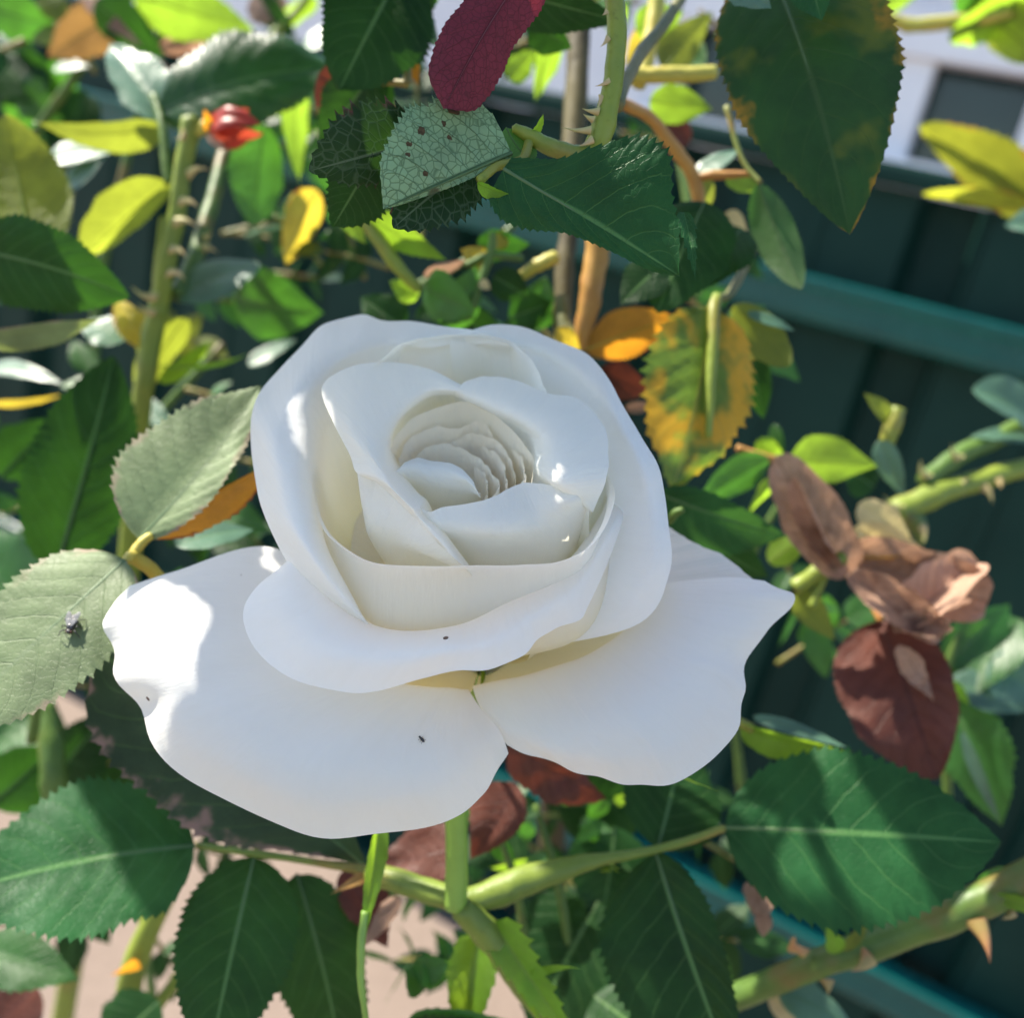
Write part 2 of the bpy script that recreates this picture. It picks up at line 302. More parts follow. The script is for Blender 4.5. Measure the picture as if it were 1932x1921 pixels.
# ------------------------------------------------------------------ plant builders
def tube(parent, pts, rad, mat, name='stem', seg=12, n=None, px=True, wob=.06, cap=True):
    """pts (u,v,d) list, rad in px at that depth (or one number)"""
    W = np.array([P(*p) for p in pts]) if px else np.array(pts, float)
    rad = np.array(rad if hasattr(rad, '__len__') else [rad]*len(pts), float)
    if px: rad = rad*np.array([p[2] for p in pts])*.001/F
    n = n or max(8, 7*len(pts)); C = catmull(W, n); r = np.maximum(catmull(rad[:, None], n)[:, 0], 1e-5)
    T = np.gradient(C, axis=0); T /= np.linalg.norm(T, axis=1)[:, None]
    up = np.array([0.3, .8, .52]); N = np.empty_like(T); pr = nrm(np.cross(T[0], up))
    for i in range(n):
        pr = nrm(pr-(pr@T[i])*T[i]); N[i] = pr
    Bn = np.cross(T, N); th = np.linspace(0, 2*math.pi, seg, endpoint=False)
    ph = rng.random(3)*6
    if name in ('stem', 'side_stem') and px:
        for _ in range(3): r = r*(1+rng.uniform(.03, .11)*np.exp(-((np.linspace(0, 1, n)-rng.random())/.03)**2))
    k = 1+wob*np.sin(np.arange(n)[:, None]*.55+th[None]*1+ph[0])+wob*.6*np.sin(np.arange(n)[:, None]*1.3+2*th[None]+ph[1])
    V = C[:, None]+(N[:, None]*np.cos(th)[None, :, None]+Bn[:, None]*np.sin(th)[None, :, None])*(r[:, None]*k)[..., None]
    if cap:
        V = np.concatenate([np.repeat(C[:1, None], seg, 1), V, np.repeat((C[-1]+T[-1]*r[-1]*.5)[None, None], seg, 1)])
    o0 = W[0]; V = V-o0
    return link(name, grid_mesh(name, V, closed=True), parent, mat, Matrix.Translation(Vector(o0.tolist())))
def thorn(parent, b, t, wpx, mat='thorn', hook=.15, bw=None):
    B, T = P(*b), P(*t); ax = T-B; L = np.linalg.norm(ax); ax = ax/L
    side = nrm(np.cross(ax, nrm(B-CAMP))); n = 8
    tt = np.linspace(0, 1, n); C = B+np.outer(tt, ax*L)+np.outer(np.sin(tt*math.pi)*hook*L, side)
    r = wpx*b[2]*.001/F*((1-tt)**1.3*.92+.02); th = np.linspace(0, 2*math.pi, 8, endpoint=False); dn = np.cross(ax, side)
    V = C[:, None]+r[:, None, None]*(np.cos(th)[None, :, None]*side+.45*np.sin(th)[None, :, None]*dn)
    V = np.concatenate([V, np.repeat(C[-1:, None], 8, 1)])-B
    return link('thorn', grid_mesh('thorn', V, closed=True), parent, ST[mat], Matrix.Translation(Vector(B.tolist())))

def leaf_core(L, wl, wr, fold=12, arch=.05, bend=0., curl=.12, wave=.03, teeth=20, amp=.055, twist=0, crump=0., shape=(.55,.80), seed=0, nc=6, coarse=False, prof=None, tip=.28, pk=.035):
    """leaflet in its own frame: x base->tip, y left, z upper side; lengths in metres"""
    r = np.random.default_rng(seed)
    sub = 2 if coarse else 4
    kk = np.arange(teeth*sub+1)/sub
    fr = kk % 1.0
    t = kk/teeth
    a, b = shape; b = b+tip
    f = t**a*(1-t)**b; tp = a/(a+b); f = f/(tp**a*(1-tp)**b)
    saw = np.where(fr == 0, 1.0, -1.0+1.6*fr) if sub > 2 else np.where(fr == 0, .7, -.7)
    s = np.concatenate([-np.linspace(1, 0, nc)**1.0, np.linspace(0, 1, nc)[1:]])
    s = np.sign(s)*np.abs(s)**.85
    Tm, Sm = np.meshgrid(t, s, indexing='ij')
    rough_e = 1+.04*np.interp(t*8, np.arange(10), r.normal(size=10))
    W = np.where(Sm > 0, wl, wr)*(f*rough_e)[:, None]
    if prof is not None:
        pl, pr_ = [np.clip(catmull(np.array(q_, float)[:, None], len(t))[:, 0], 0, None) for q_ in prof]
        W = np.where(Sm > 0, (wl*pl*rough_e)[:, None], (wr*pr_*rough_e)[:, None]); f = np.maximum(pl, pr_)
    jag = 1+amp*saw[:, None]*np.clip((np.abs(Sm)-.55)/.45, 0, 1)**2*(f[:, None] > .05)*r.uniform(.6, 1.4, size=t.shape)[:, None]
    y = Sm*W*jag
    fo = math.radians(fold)
    ph = r.random(6)*6.28
    aS = np.abs(Sm)
    z = aS*W*math.sin(fo)-curl*aS**2.2*W
    z = z+wave*max(wl, wr)*(np.sin(Tm*9+ph[0]+Sm*1.4)*aS**1.5+.6*np.sin(Tm*19+ph[1]-Sm*2)*aS**2)
    qv = Tm*8.5-aS**1.25*2.1
    z = z+pk*max(wl, wr)*(np.abs(np.sin(math.pi*qv))-.5)*np.clip(aS*2.2, 0, 1)*(1-.6*aS**3)*(f[:, None])
    y = y*math.cos(fo)
    x = Tm*L+amp*.35*L/teeth*4*(saw[:, None]*.5)*np.clip((aS-.6)/.4, 0, 1)*(f[:, None] > .05)+.06*W*aS
    q = 4*Tm*(1-Tm)
    tw = np.radians(twist)*(Tm-.3)
    y, z = y*np.cos(tw)-z*np.sin(tw), y*np.sin(tw)+z*np.cos(tw)
    z = z+arch*L*q; y = y+bend*L*q
    if crump:
        for k in range(7):
            kx, ky = r.normal(size=2)*(4+2.2*k)/L; p = r.random(2)*6.28
            d = crump*L/(1.6+k)*np.sin(kx*x+ky*y+p[0])*(.25+.75*np.minimum(1, aS+Tm))
            z = z+d; y = y+.5*d*np.cos(ky*x*.7+p[1])
            x = x+.3*d*np.sin(ky*y+p[1])
    V = np.stack([x, y, z], -1)
    uv = np.stack([(Sm+1)/2, Tm], -1)
    return V, uv
_ls = [0]
GLOW = ('lime','olive','yellow','orange','yellow2','turn')
def place_leaf(parent, Bw, Tw, wl, wr, mat, roll=0, midrib=True, name='leaf', facing=None, tilt=0, **kw):
    _ls[0] += 1; kw.setdefault('seed', _ls[0])
    x = Tw-Bw; L = np.linalg.norm(x); x = x/L
    n = nrm(CAMP-(Bw+Tw)/2) if facing is None else facing
    if mat == 'pale' and facing is None: n = nrm(n+SUN); roll *= .15
    elif facing is None: n = nrm(n+SUN*(tilt if tilt or mat not in GLOW else -.65))
    n = nrm(n-(n@x)*x); y = np.cross(n, x)
    c, s_ = math.cos(math.radians(roll)), math.sin(math.radians(roll))
    y, n = y*c+n*s_, n*c-y*s_
    V, uv = leaf_core(L, wl, wr, **kw); V = V[:, ::-1]; uv = uv[:, ::-1]
    me = grid_mesh(name, V, uv)
    Mx = np.eye(4); Mx[:3,:3] = np.stack([x, y, n], 1); Mx[:3,3] = Bw
    o = link(name, me, parent, LM[mat], Matrix(Mx.tolist()))
    if midrib:
        mcol = V.shape[1]//2; C = V[::6, mcol]; m = len(C); th = np.linspace(0, 2*math.pi, 6, endpoint=False)
        rr = (max(wl, wr)*.030)*(1-np.linspace(0, 1, m)*.9)
        T_ = np.stack([np.zeros((m, 6)), np.cos(th)[None]*rr[:, None], np.sin(th)[None]*rr[:, None]*.8], -1)
        link('midrib', grid_mesh('midrib', C[:, None]+T_-np.array([0, 0, max(wl, wr)*.012]), closed=True), o, MIDR.get(mat, ST['stalk']), Matrix(Mx.tolist()))
    return o
MIDR = {'dark': simple_mat('midrib_green', (.065,.125,.035), (.05,.105,.03), 100), 'yellow': ST['yellow'], 'orange': ST['yellow'], 'turn': ST['yellow'],
        'red': simple_mat('midrib_red', (.14,.02,.03), (.1,.015,.02), 100), 'brown': simple_mat('midrib_brown', (.08,.02,.012), (.1,.03,.02), 100),
        'lime': ST['lime'], 'olive': ST['lime']}
for k_ in ('wide','gloss','hero','net','mid','pale','spot','grey','sage'): MIDR[k_] = MIDR['dark']
MIDR['dry'] = MIDR['brown']; MIDR['cream'] = ST['yellow']
def leaf(parent, b, t, wl, wr, mat, roll=0, **kw):
    """b, t: base and tip as (u,v,depth); wl, wr half widths in px, left and right of the base->tip line on the upper side"""
    d = (b[2]+t[2])/2*.001/F
    return place_leaf(parent, P(*b), P(*t), wl*d, wr*d, mat, roll, **kw)

# ------------------------------------------------------------------ the white rose
AX = RC @ nrm([-.02, .79, .62]); EX = nrm(np.cross(nrm(RC @ np.array([0, .62, -.79])), AX)); EX = -EX if EX @ RC[:, 0] < 0 else EX
EY = np.cross(AX, EX)                                    # flower frame: EX image right, EY to the back, AX out of the bloom
FB = P(890, 880, 160) - AX*.045                          # foot of the bloom, heights h in mm along AX
def Q(u, v, h):
    d = RC @ np.array([(u-CU)/F, -(v-CV)/F, -1.]); o = FB + AX*h*.001 - CAMP
    return CAMP + d*((o@AX)/(d@AX))
def loc(p): q = p-FB; return np.array([q@EX, q@EY, q@AX])*1000
rose = thing('white_rose', 'large open creamy white rose bloom on a green stalk', 'rose', FB)
STALKM = simple_mat('rose_stalk_green', (.20,.34,.05), (.17,.29,.04), 90, .45, .5)
def petal(rows, auto=True, belly=.80, bh=.42, n=(64, 96), thick=.12, ruf=.35, foot=3.5, label=None, neck=None, mat=None, crease=()):
    """rows: lists of (u,v,h) from the inside to the rim, same count; a foot and a belly row are added below"""
    R_ = [np.array([Q(*p) for p in r]) for r in rows]
    if auto:
        L0 = np.array([[p-FB] for p in R_[0]])[:, 0]
        x, y, h = L0@EX, L0@EY, L0@AX; r = np.hypot(x, y); c, s_ = x/r, y/r
        mk = lambda rr, hh: FB+EX*(c*rr)[:, None]+EY*(s_*rr)[:, None]+AX*hh[:, None]
        pre = [mk(np.full_like(r, foot*.001), np.minimum(h*.08, .004)), mk(r*belly, h*bh)]
        if neck: pre.append(mk(r*neck[0], h*neck[1]))
        R_ = pre+R_
    A_ = np.stack(R_)                                   # rows x cols x 3
    A_ = catmull(A_, n[0]); A_ = catmull(A_.transpose(1, 0, 2), n[1]).transpose(1, 0, 2)
    # small natural ruffle growing to the rim, along the surface normal
    du = np.gradient(A_, axis=0); dv = np.gradient(A_, axis=1); N = np.cross(du, dv); N /= np.linalg.norm(N, axis=2)[..., None]+1e-12
    t = np.linspace(0, 1, n[0])[:, None]; q = np.linspace(0, 1, n[1])[None]
    ph = rng.random(6)*6.28
    d = (np.sin(q*13+ph[0]+t*2)*.5+np.sin(q*29+ph[1]-t*3)*.28+np.sin(q*53+ph[2])*.16)*t**4*ruf*.001
    d = d+np.sin(q*7+t*5+ph[3])*np.sin(t*7+ph[4])*.00022*ruf
    d = d+(np.sin(q*19+ph[2]+1.5*t)*.6+np.sin(q*34+ph[5]-t)*.4)*t**1.6*.00016*ruf/.5
    for q0, wd, dp in crease: d = d+dp*.001*np.exp(-((q-q0+.05*(1-t))/wd)**2)*np.clip((t-.45)/.55, 0, 1)**1.5
    A_ = A_+N*d[..., None]
    e = (np.sin(q*37+ph[5])*.35+np.sin(q*71+ph[1])*.3+np.sin(q*17+ph[2])*.5)*t**10*.00030*min(1., ruf*1.6)
    A_ = A_+du/(np.linalg.norm(du, axis=2)[..., None]+1e-12)*e[..., None]
    uv = np.stack([np.broadcast_to(q, d.shape), np.broadcast_to(t, d.shape)], -1)
    o0 = FB
    o = link('petal', grid_mesh('petal', A_-o0, uv), rose, mat or PETAL, Matrix.Translation(Vector(o0.tolist())))
    if label: o['label'] = label
    return o
def Z(us, hs): return [(u, v, h) for (u, v), h in zip(us, hs)]
# outer reflexed petals
petal([Z([(640,1110),(615,1160),(625,1210),(655,1250),(700,1275),(750,1290),(800,1297),(840,1300),(865,1303),(884,1304)], [16,16,15,14,13,12,11,9,7,5]),
       Z([(500,1030),(440,1110),(420,1190),(440,1270),(490,1340),(570,1390),(670,1410),(780,1405),(850,1385),(905,1335)], [18,18.5,18,16.5,15,13,12,10,8,5]),
       Z([(330,1074),(290,1125),(285,1205),(315,1300),(390,1400),(500,1470),(640,1505),(790,1490),(880,1445),(938,1372)], [17,17.5,16,14,11,9,7,6,5,4]),
       Z([(240,1105),(206,1165),(214,1215),(238,1312),(325,1452),(480,1534),(650,1576),(830,1556),(915,1500),(958,1422)], [14,13,11,8,3,0,-2,-3,-2,1])],
      label='broad drooping petal with a sunlit patch', ruf=.9, crease=((.30,.035,1.3), (.36,.03,-1.1), (.15,.04,.6), (.62,.05,.5)))
petal([Z([(893,1298),(930,1290),(980,1280),(1040,1262),(1100,1242),(1150,1215),(1190,1185),(1215,1155),(1232,1125),(1240,1110)], [4,6,8,9,10,11,12,13,14,14]),
       Z([(905,1333),(955,1345),(1030,1360),(1110,1358),(1190,1330),(1255,1280),(1295,1230),(1315,1170),(1320,1120),(1300,1096)], [4,6,8,10,12,13.5,14.5,15.5,16,16]),
       Z([(933,1367),(990,1395),(1080,1420),(1180,1425),(1265,1395),(1330,1325),(1365,1255),(1395,1185),(1410,1125),(1375,1093)], [3,4.5,6,7,8.5,10.5,12,14,16,16]),
       Z([(961,1405),(1040,1440),(1110,1466),(1200,1482),(1300,1462),(1392,1378),(1402,1292),(1448,1193),(1494,1132),(1440,1099)], [1,1,1,1,2,4.5,8,11,13.5,15])],
      label='broad smooth petal hanging beside the drooping one', ruf=.9, crease=((.66,.03,1.0), (.72,.04,-.8), (.3,.05,.5), (.9,.03,.6)))
petal([Z([(1190,1010),(1200,1050),(1215,1090),(1230,1130)], [8,8,8,8]), Z([(1259,992),(1302,1020),(1372,1054),(1445,1112)], [12,12,12,11])], ruf=.3)
# cup petals
petal([Z([(930,640),(820,690),(740,690),(680,705),(640,735),(608,780),(592,840),(588,900),(594,965),(615,1030),(652,1100),(692,1176)], [46,42,42,42,41,40,39,38,36,33,29,23.5]),
       Z([(930,636),(815,650),(735,643),(668,655),(605,690),(560,745),(532,805),(528,870),(540,945),(575,1028),(632,1112),(694,1182)], [46,47,47,47,46,45,43,42,39.5,37,32,24]),
       Z([(930,632),(800,609),(722,605),(678,592),(608,612),(556,662),(505,722),(478,790),(476,860),(492,950),(540,1065),(616,1142),(696,1188)], [48,48,48,48,47,45,42,40,37.5,35,31,24])],
      ruf=.55, belly=.86, bh=.5)
petal([Z([(850,660),(930,690),(995,698),(1045,722),(1085,760),(1118,800),(1142,850),(1156,900),(1160,960),(1150,1020),(1127,1080),(1085,1140),(1006,1212)], [46,41,41,40,39,38,36,34,31,28,24,19,13]),
       Z([(852,645),(930,645),(1000,655),(1055,680),(1105,715),(1145,760),(1180,825),(1207,885),(1220,950),(1222,1025),(1205,1100),(1150,1168),(1008,1218)], [46,47,47,46,45,44,42,40,36,32,27,20,12.5]),
       Z([(855,634),(930,611),(1000,622),(1062,649),(1112,672),(1152,720),(1192,790),(1230,860),(1251,930),(1264,1010),(1262,1090),(1205,1180),(1010,1224)], [48,48,48,47,46,45,42,40,36,33,28,20,12])],
      ruf=.45, belly=.84, bh=.5)
petal([Z([(600,1000),(612,1050),(628,1090),(650,1125),(675,1155),(705,1178),(750,1190),(795,1192),(840,1186),(880,1176),(915,1160),(950,1138),(985,1118),(1020,1098),(1055,1072),(1085,1042),(1115,998),(1135,965),(1145,935)], [29,28,27,25.5,24,23,22.5,22.5,23,23.5,24,25,26,27,28,29.5,31,31,28]),
       Z([(565,1030),(555,1080),(555,1125),(575,1165),(605,1200),(650,1222),(715,1232),(780,1230),(840,1220),(890,1212),(930,1200),(968,1178),(1000,1158),(1035,1135),(1072,1112),(1100,1080),(1137,1020),(1160,972),(1160,940)], [32,31,30.5,29.5,28.5,28,27.5,27.5,28,28,28.5,29,29.5,30,31,32,34,33.5,29]),
       Z([(540,1060),(482,1110),(459,1160),(476,1212),(520,1265),(580,1293),(650,1306),(720,1303),(800,1281),(868,1264),(930,1262),(985,1240),(1013,1208),(1045,1185),(1090,1171),(1112,1140),(1152,1055),(1176,985),(1172,945)], [30,29,28,26,24.5,23.5,23,23,24,25,25,25.5,26,26.5,27,28,31,33,29])],
      label='front petal with a rolled back wavy lip', ruf=.6, belly=.9, bh=.55)
# inner petals
petal([Z([(592,905),(600,950),(612,995),(640,1035),(690,1072),(745,1085),(820,1088),(900,1086),(978,1084),(1045,1078),(1100,1055),(1132,1005),(1145,950),(1142,910)], [33,33,33,33,33,33,33,33,33,33,34,35,34,31]),
       Z([(589,885),(593,935),(602,985),(626,1018),(680,1056),(740,1068),(820,1067),(900,1065),(980,1066),(1050,1061),(1110,1036),(1145,990),(1158,935),(1150,900)], [38,38,38,38,39,39,39,39,39,39,40,40.5,39,35])], ruf=.25, belly=1.02, bh=.5, mat=PETAL_MID)
petal([Z([(700,715),(737,695),(773,680),(819,668),(875,660),(945,672),(980,700),(1003,730),(1020,765)], [42,42,42,42,42,42,42,41,41]),
       Z([(690,700),(733,668),(773,643),(819,634),(875,630),(948,640),(990,668),(1015,698),(1034,738)], [48,49,49,49,49,49,49,48,47])], ruf=.35, belly=.95, mat=PETAL_MID)
petal([Z([(700,1000),(705,1030),(735,1050),(785,1058),(870,1068)], [30,30,30,30,33]),
       Z([(684,960),(700,985),(748,1010),(800,1042),(888,1086)], [38,38,38,37,32]),
       Z([(674,893),(716,912),(772,966),(826,1024),(892,1086)], [43.5,43,42,40.2,33.5])], ruf=.12, belly=.6, mat=PETAL_MID)
petal([Z([(868,765),(825,770),(785,795),(760,822),(752,850),(757,884),(775,915),(795,940),(812,955),(818,975),(838,1008),(888,1078)], [36,36,36,36,36,36,37,37,37,37,36,32]),
       Z([(870,745),(815,745),(765,775),(735,812),(724,850),(728,887),(745,915),(765,943),(782,960),(795,978),(831,1012),(889,1080)], [45.5,45.5,45.5,45.5,45.5,45.5,45,44.5,44,42.5,40.5,33]),
       Z([(872,735),(812,720),(745,722),(695,745),(670,785),(676,830),(698,868),(715,900),(745,930),(778,968),(828,1018),(890,1082)], [47.5,47.5,48,48,47.5,47,46.5,46,45,42.8,41,33.5]),
       Z([(876,727),(811,697),(737,684),(670,690),(609,728),(627,795),(658,855),(673,893),(716,912),(772,966),(826,1022),(891,1084)], [47,48,48,48,46.5,45.5,44.5,44,43.2,42.2,40.6,34])], ruf=.22, belly=.6, mat=PETAL_MID)
petal([Z([(812,1000),(835,1020),(862,1032),(902,1040),(950,1042),(1000,1038),(1045,1025),(1080,1000),(1110,965),(1130,920)], [33,33,33,33,33,33,34,35,36,38]),
       Z([(795,975),(822,995),(850,1000),(902,1003),(945,1000),(980,990),(1015,975),(1050,962),(1085,945),(1115,905)], [40,40,40,40,40,40,40,41,42,42.5]),
       Z([(780,952),(810,966),(838,957),(902,947),(939,933),(962,921),(988,911),(1020,912),(1059,917),(1095,900)], [43,43,43,43,43,43,43,43,43,42])], ruf=.15, belly=.7, mat=PETAL_MID)
petal([Z([(858,762),(893,785),(927,806),(963,823),(990,844),(999,872),(996,896),(1020,925),(1112,968)], [37,37,37,37,37,37,37,37,37]),
       Z([(858,745),(898,758),(940,775),(985,795),(1025,820),(1040,855),(1045,890),(1062,922),(1116,966)], [46,46,46,46,46,46,45.5,44,38]),
       Z([(876,720),(916,711),(971,716),(1031,740),(1096,758),(1138,800),(1149,850),(1142,905),(1118,968)], [48,48,48,47.5,46.5,45.5,44.5,43,38])], ruf=.25, belly=.95, mat=PETAL_MID)
for rim, h, rf in (([(735,875),(745,825),(785,785),(856,760),(907,766),(950,797),(988,834),(1006,868),(1000,912)], [41,42.5,43.5,44,44,43.5,43,42.5,42], .3),
               ([(752,868),(775,828),(818,806),(868,806),(905,796),(930,822),(938,850)], [40,41,41.5,41,41.5,41,39], .5),
               ([(846,840),(886,818),(926,826),(958,858),(974,896),(962,938)], [39,40.5,41,41,40.5,39], .5),
               ([(775,872),(800,846),(836,838),(872,846),(900,862),(915,882)], [38,39.5,40,40,39.5,38], .5),
               ([(905,842),(930,850),(950,880),(958,910),(948,944)], [39,40.5,41,40.5,39], .45),
               ([(968,846),(986,868),(990,898),(976,925)], [41,42,42,41.5], .3),
               ([(870,862),(902,866),(926,888),(940,914),(930,946)], [38.5,40,40.5,40.5,39], .45), ([(893,880),(908,888),(920,910),(914,946)], [39,40,40.5,39.5], .3)):
    h = h
    petal([Z(rim, h)], ruf=rf, belly=.9, bh=.5, n=(30, 48), foot=2, neck=(.97, .84), mat=PETAL_IN)
petal([Z([(758,925),(785,938),(812,950),(842,956),(870,956),(892,952),(907,944)], [34]*7),
       Z([(750,905),(780,905),(812,912),(845,918),(872,922),(892,928),(907,940)], [40]*7),
       Z([(747,890),(766,880),(792,880),(832,886),(862,896),(888,913),(906,937)], [42.4]*7),
       Z([(752,882),(768,872),(790,864),(833,871),(866,882),(892,908),(905,936)], [42]*7)], ruf=.2, n=(36, 48), foot=2, belly=.9, mat=PETAL_MID)
# hidden back petals that close the bloom from the other side
def polar(th, r, h): return FB+EX*r*.001*math.cos(th)+EY*r*.001*math.sin(th)+AX*h*.001
for th0, span in ((1.2, .75), (2.35, .6)):
    V = np.array([[polar(th0+span*q*(.35+.65*min(1, 2*t)), 3+33*t**.8-6*t*q*q, 2+17*math.sin(t*1.9)) for q in np.linspace(-1, 1, 24)] for t in np.linspace(0, 1, 20)])
    uv = np.array([[(q, t) for q in np.linspace(0, 1, 24)] for t in np.linspace(0, 1, 20)])
    link('petal', grid_mesh('petal', V-FB, uv), rose, PETAL, Matrix.Translation(Vector(FB.tolist())))
# calyx, sepals, stalk
def pxof(p): return proj(p)
hipz = np.linspace(0, 1, 12); hr = np.interp(hipz, [0,.15,.5,.8,1], [5.2,5.6,5.0,3.2,2.1])
SEP0 = FB+AX*.001
th = np.linspace(0, 2*math.pi, 20, endpoint=False)
V = np.array([[SEP0-AX*.013*z+(EX*math.cos(a)+EY*math.sin(a))*r*.001 for a in th] for z, r in zip(hipz, hr)])
link('calyx', grid_mesh('calyx', V-FB, closed=True), rose, STALKM, Matrix.Translation(Vector(FB.tolist())))
b0 = proj(FB-AX*.012)
tube(rose, [b0, (864,1480,203), (862,1600,207), (860,1712,210)], [24,22,21,22], STALKM, 'stalk', 14, 30, wob=.02)
SEPM = dict(teeth=8, amp=.12, midrib=False, name='sepal', shape=(.25,1.2))
for k, (tipu, wd) in enumerate((((1358,1494,196), 20), ((560,1440,215), 26), ((900,1320,178), 26), ((1010,1150,250), 26), ((760,1180,250), 26))):
    Bw = SEP0-AX*.001+(P(*tipu)-FB)*.05; d = .0001
    place_leaf(rose, Bw, P(*tipu), wd*d, wd*d, 'lime', roll=180 if k in (0, 2) else 0, arch=-.10, fold=15, **SEPM)

# ------------------------------------------------------------------ rose branches: stems, stalks, thorns, leaves
def branch(label, at, cat='rose branch', name='rose_branch'): return thing(name, label, cat, P(*at))
H = dict(teeth=24, nc=7)                                  # closer leaves

# the flowering cane under the bloom
br = branch('forked green cane with serrated leaves directly below the white rose', (868,1715,210))
tube(br, [(1100,1990,215),(1000,1870,213),(930,1770,212),(868,1715,210)], [18,26,30,24], ST['blush'])
tube(br, [(860,1700,211),(780,1672,214),(706,1652,217),(676,1641,218),(590,1627,219),(484,1611,220),(372,1596,222)], [24,23,21,10,7,7,6], ST['blush'], 'leaf_stalk')
tube(br, [(875,1705,213),(960,1675,216),(1060,1640,218),(1150,1620,219),(1240,1603,220),(1310,1583,219),(1368,1563,218)], [22,30,22,11,8,8,7], ST['blush'], 'leaf_stalk')
tube(br, [(484,1611,220),(482,1590,221),(478,1560,224)], [6,5,5], ST['stalk'], 'leaf_stalk')
leaf(br, (368,1596,220), (-95,1690,205), 150, 165, 'hero', tilt=.55, fold=6, arch=.03, curl=.05, bend=-.02, shape=(.5,.62), **H)
leaf(br, (480,1618,220), (395,2000,206), 118, 112, 'dark', roll=6, fold=8, arch=.06, shape=(.55,.6), **H)
leaf(br, (560,1650,232), (648,2040,244), 90, 92, 'dark', roll=-14, fold=10, arch=.08, **H)
leaf(br, (695,1640,226), (182,1222,208), 138, 120, 'wide', fold=4, arch=.05, prof=([0,.2,.5,.78,.95,1,1,.93,.72,0],[0,.3,.7,.9,1,1,.95,.8,.5,0]), **H)
leaf(br, (1367,1562,218), (1890,1590,205), 155, 172, 'hero', tilt=.15, fold=6, arch=.05, curl=.12, bend=.0, shape=(.55,.62), **H)
leaf(br, (1237,1608,221), (1385,2030,205), 70, 165, 'dark', roll=10, fold=14, arch=.05, bend=.0, shape=(.6,.55), **H)
leaf(br, (1240,1603,222), (1290,1380,246), 90, 95, 'dark', roll=15, fold=10, arch=.05, **H)
leaf(br, (905,1760,226), (870,2010,222), 60, 60, 'lime', roll=30, fold=40, arch=.04, teeth=10, shape=(.3,1.))
leaf(br, (930,1740,211), (1100,1985,203), 62, 42, 'lime', roll=18, fold=30, arch=.03, teeth=9, amp=.16, shape=(.28,1.0), midrib=False, name='stipule')
leaf(br, (1000,1840,206), (1098,1830,200), 12, 14, 'lime', fold=20, arch=-.1, teeth=4, midrib=False, shape=(.2,1.1), name='stipule')
leaf(br, (985,1850,207), (1028,1950,203), 12, 14, 'lime', fold=20, arch=-.1, teeth=4, midrib=False, shape=(.2,1.1), name='stipule')
leaf(br, (690,1655,216), (620,1690,210), 10, 14, 'tan' if 'tan' in LM else 'brown', fold=20, teeth=4, midrib=False, shape=(.2,1.1), name='stipule')
# long twisted sepal
br = branch('thin twisted pale green strip dangling below the drooping petal', (712,1560,196), 'sepal', 'hanging_sepal')
leaf(br, (712,1555,197), (682,1800,192), 26, 22, 'lime', roll=10, fold=35, arch=.0, bend=.02, teeth=8, amp=.05, shape=(.12,.55), twist=120, midrib=False, name='blade')
tube(br, [(690,1720,193.5),(681,1790,192),(682,1860,192),(692,1935,193)], [9,8,7,5], STALKM, 'tail')
# brown spent leaves under the bloom
br = branch('shrivelled red brown leaves tucked under the rose bloom', (1000,1560,236), 'dead leaf', 'dead_leaves_spray')
leaf(br, (960,1400,228), (1140,1510,236), 40, 60, 'brown', roll=20, crump=.05, teeth=10)
leaf(br, (975,1480,232), (890,1620,230), 45, 55, 'brown', roll=-10, crump=.05, teeth=10)
leaf(br, (880,1600,244), (700,1640,246), 55, 60, 'brown', roll=20, crump=.05, teeth=12)
leaf(br, (650,1640,240), (730,1790,236), 50, 40, 'brown', roll=-10, crump=.04, teeth=12)
leaf(br, (755,1695,232), (690,1785,232), 14, 22, 'dry', roll=0, crump=.04, teeth=8)
tube(br, [(1000,1900,250),(980,1700,245),(940,1570,240)], [9,8,6], ST['green'])
# small shoots under the bloom
br = branch('tangle of small green shoots and leaflets below the rose stalk', (1060,1700,260))
tube(br, [(1100,2000,262),(1060,1700,260),(1010,1520,258)], [10,9,6], ST['green'])
for k in range(16):
    u, v = 920+rng.random()*260, 1500+rng.random()*130; a = rng.random()*6.28; l = 40+rng.random()*60
    leaf(br, (u,v,255+20*rng.random()), (u+l*math.cos(a), v+l*math.sin(a)*.8, 262), 12+10*rng.random(), 12+10*rng.random(), random.choice(['mid','lime','dark']), roll=rng.random()*120-60, teeth=8, coarse=True, nc=4)
for b, t in (((780,1840,225),(850,1815,222)), ((800,1870,225),(765,1830,224)), ((830,1860,225),(800,1800,224)), ((770,1930,220),(960,1925,214))):
    leaf(br, b, t, 30, 30, 'mid', roll=20, teeth=9, nc=5)
leaf(br, (760,1960,222), (985,1945,214), 60, 50, 'dark', roll=40, teeth=14)
leaf(br, (1130,1700,262), (1000,1950,258), 120, 120, 'dark', roll=10, teeth=16); leaf(br, (1160,1560,270), (1130,1760,262), 80, 90, 'dark', roll=-20, teeth=14)
leaf(br, (1050,1520,285), (1260,1500,285), 90, 90, 'dark', roll=20, teeth=14); leaf(br, (1120,1880,250), (1260,1990,240), 70, 90, 'dark', roll=-20, teeth=14)

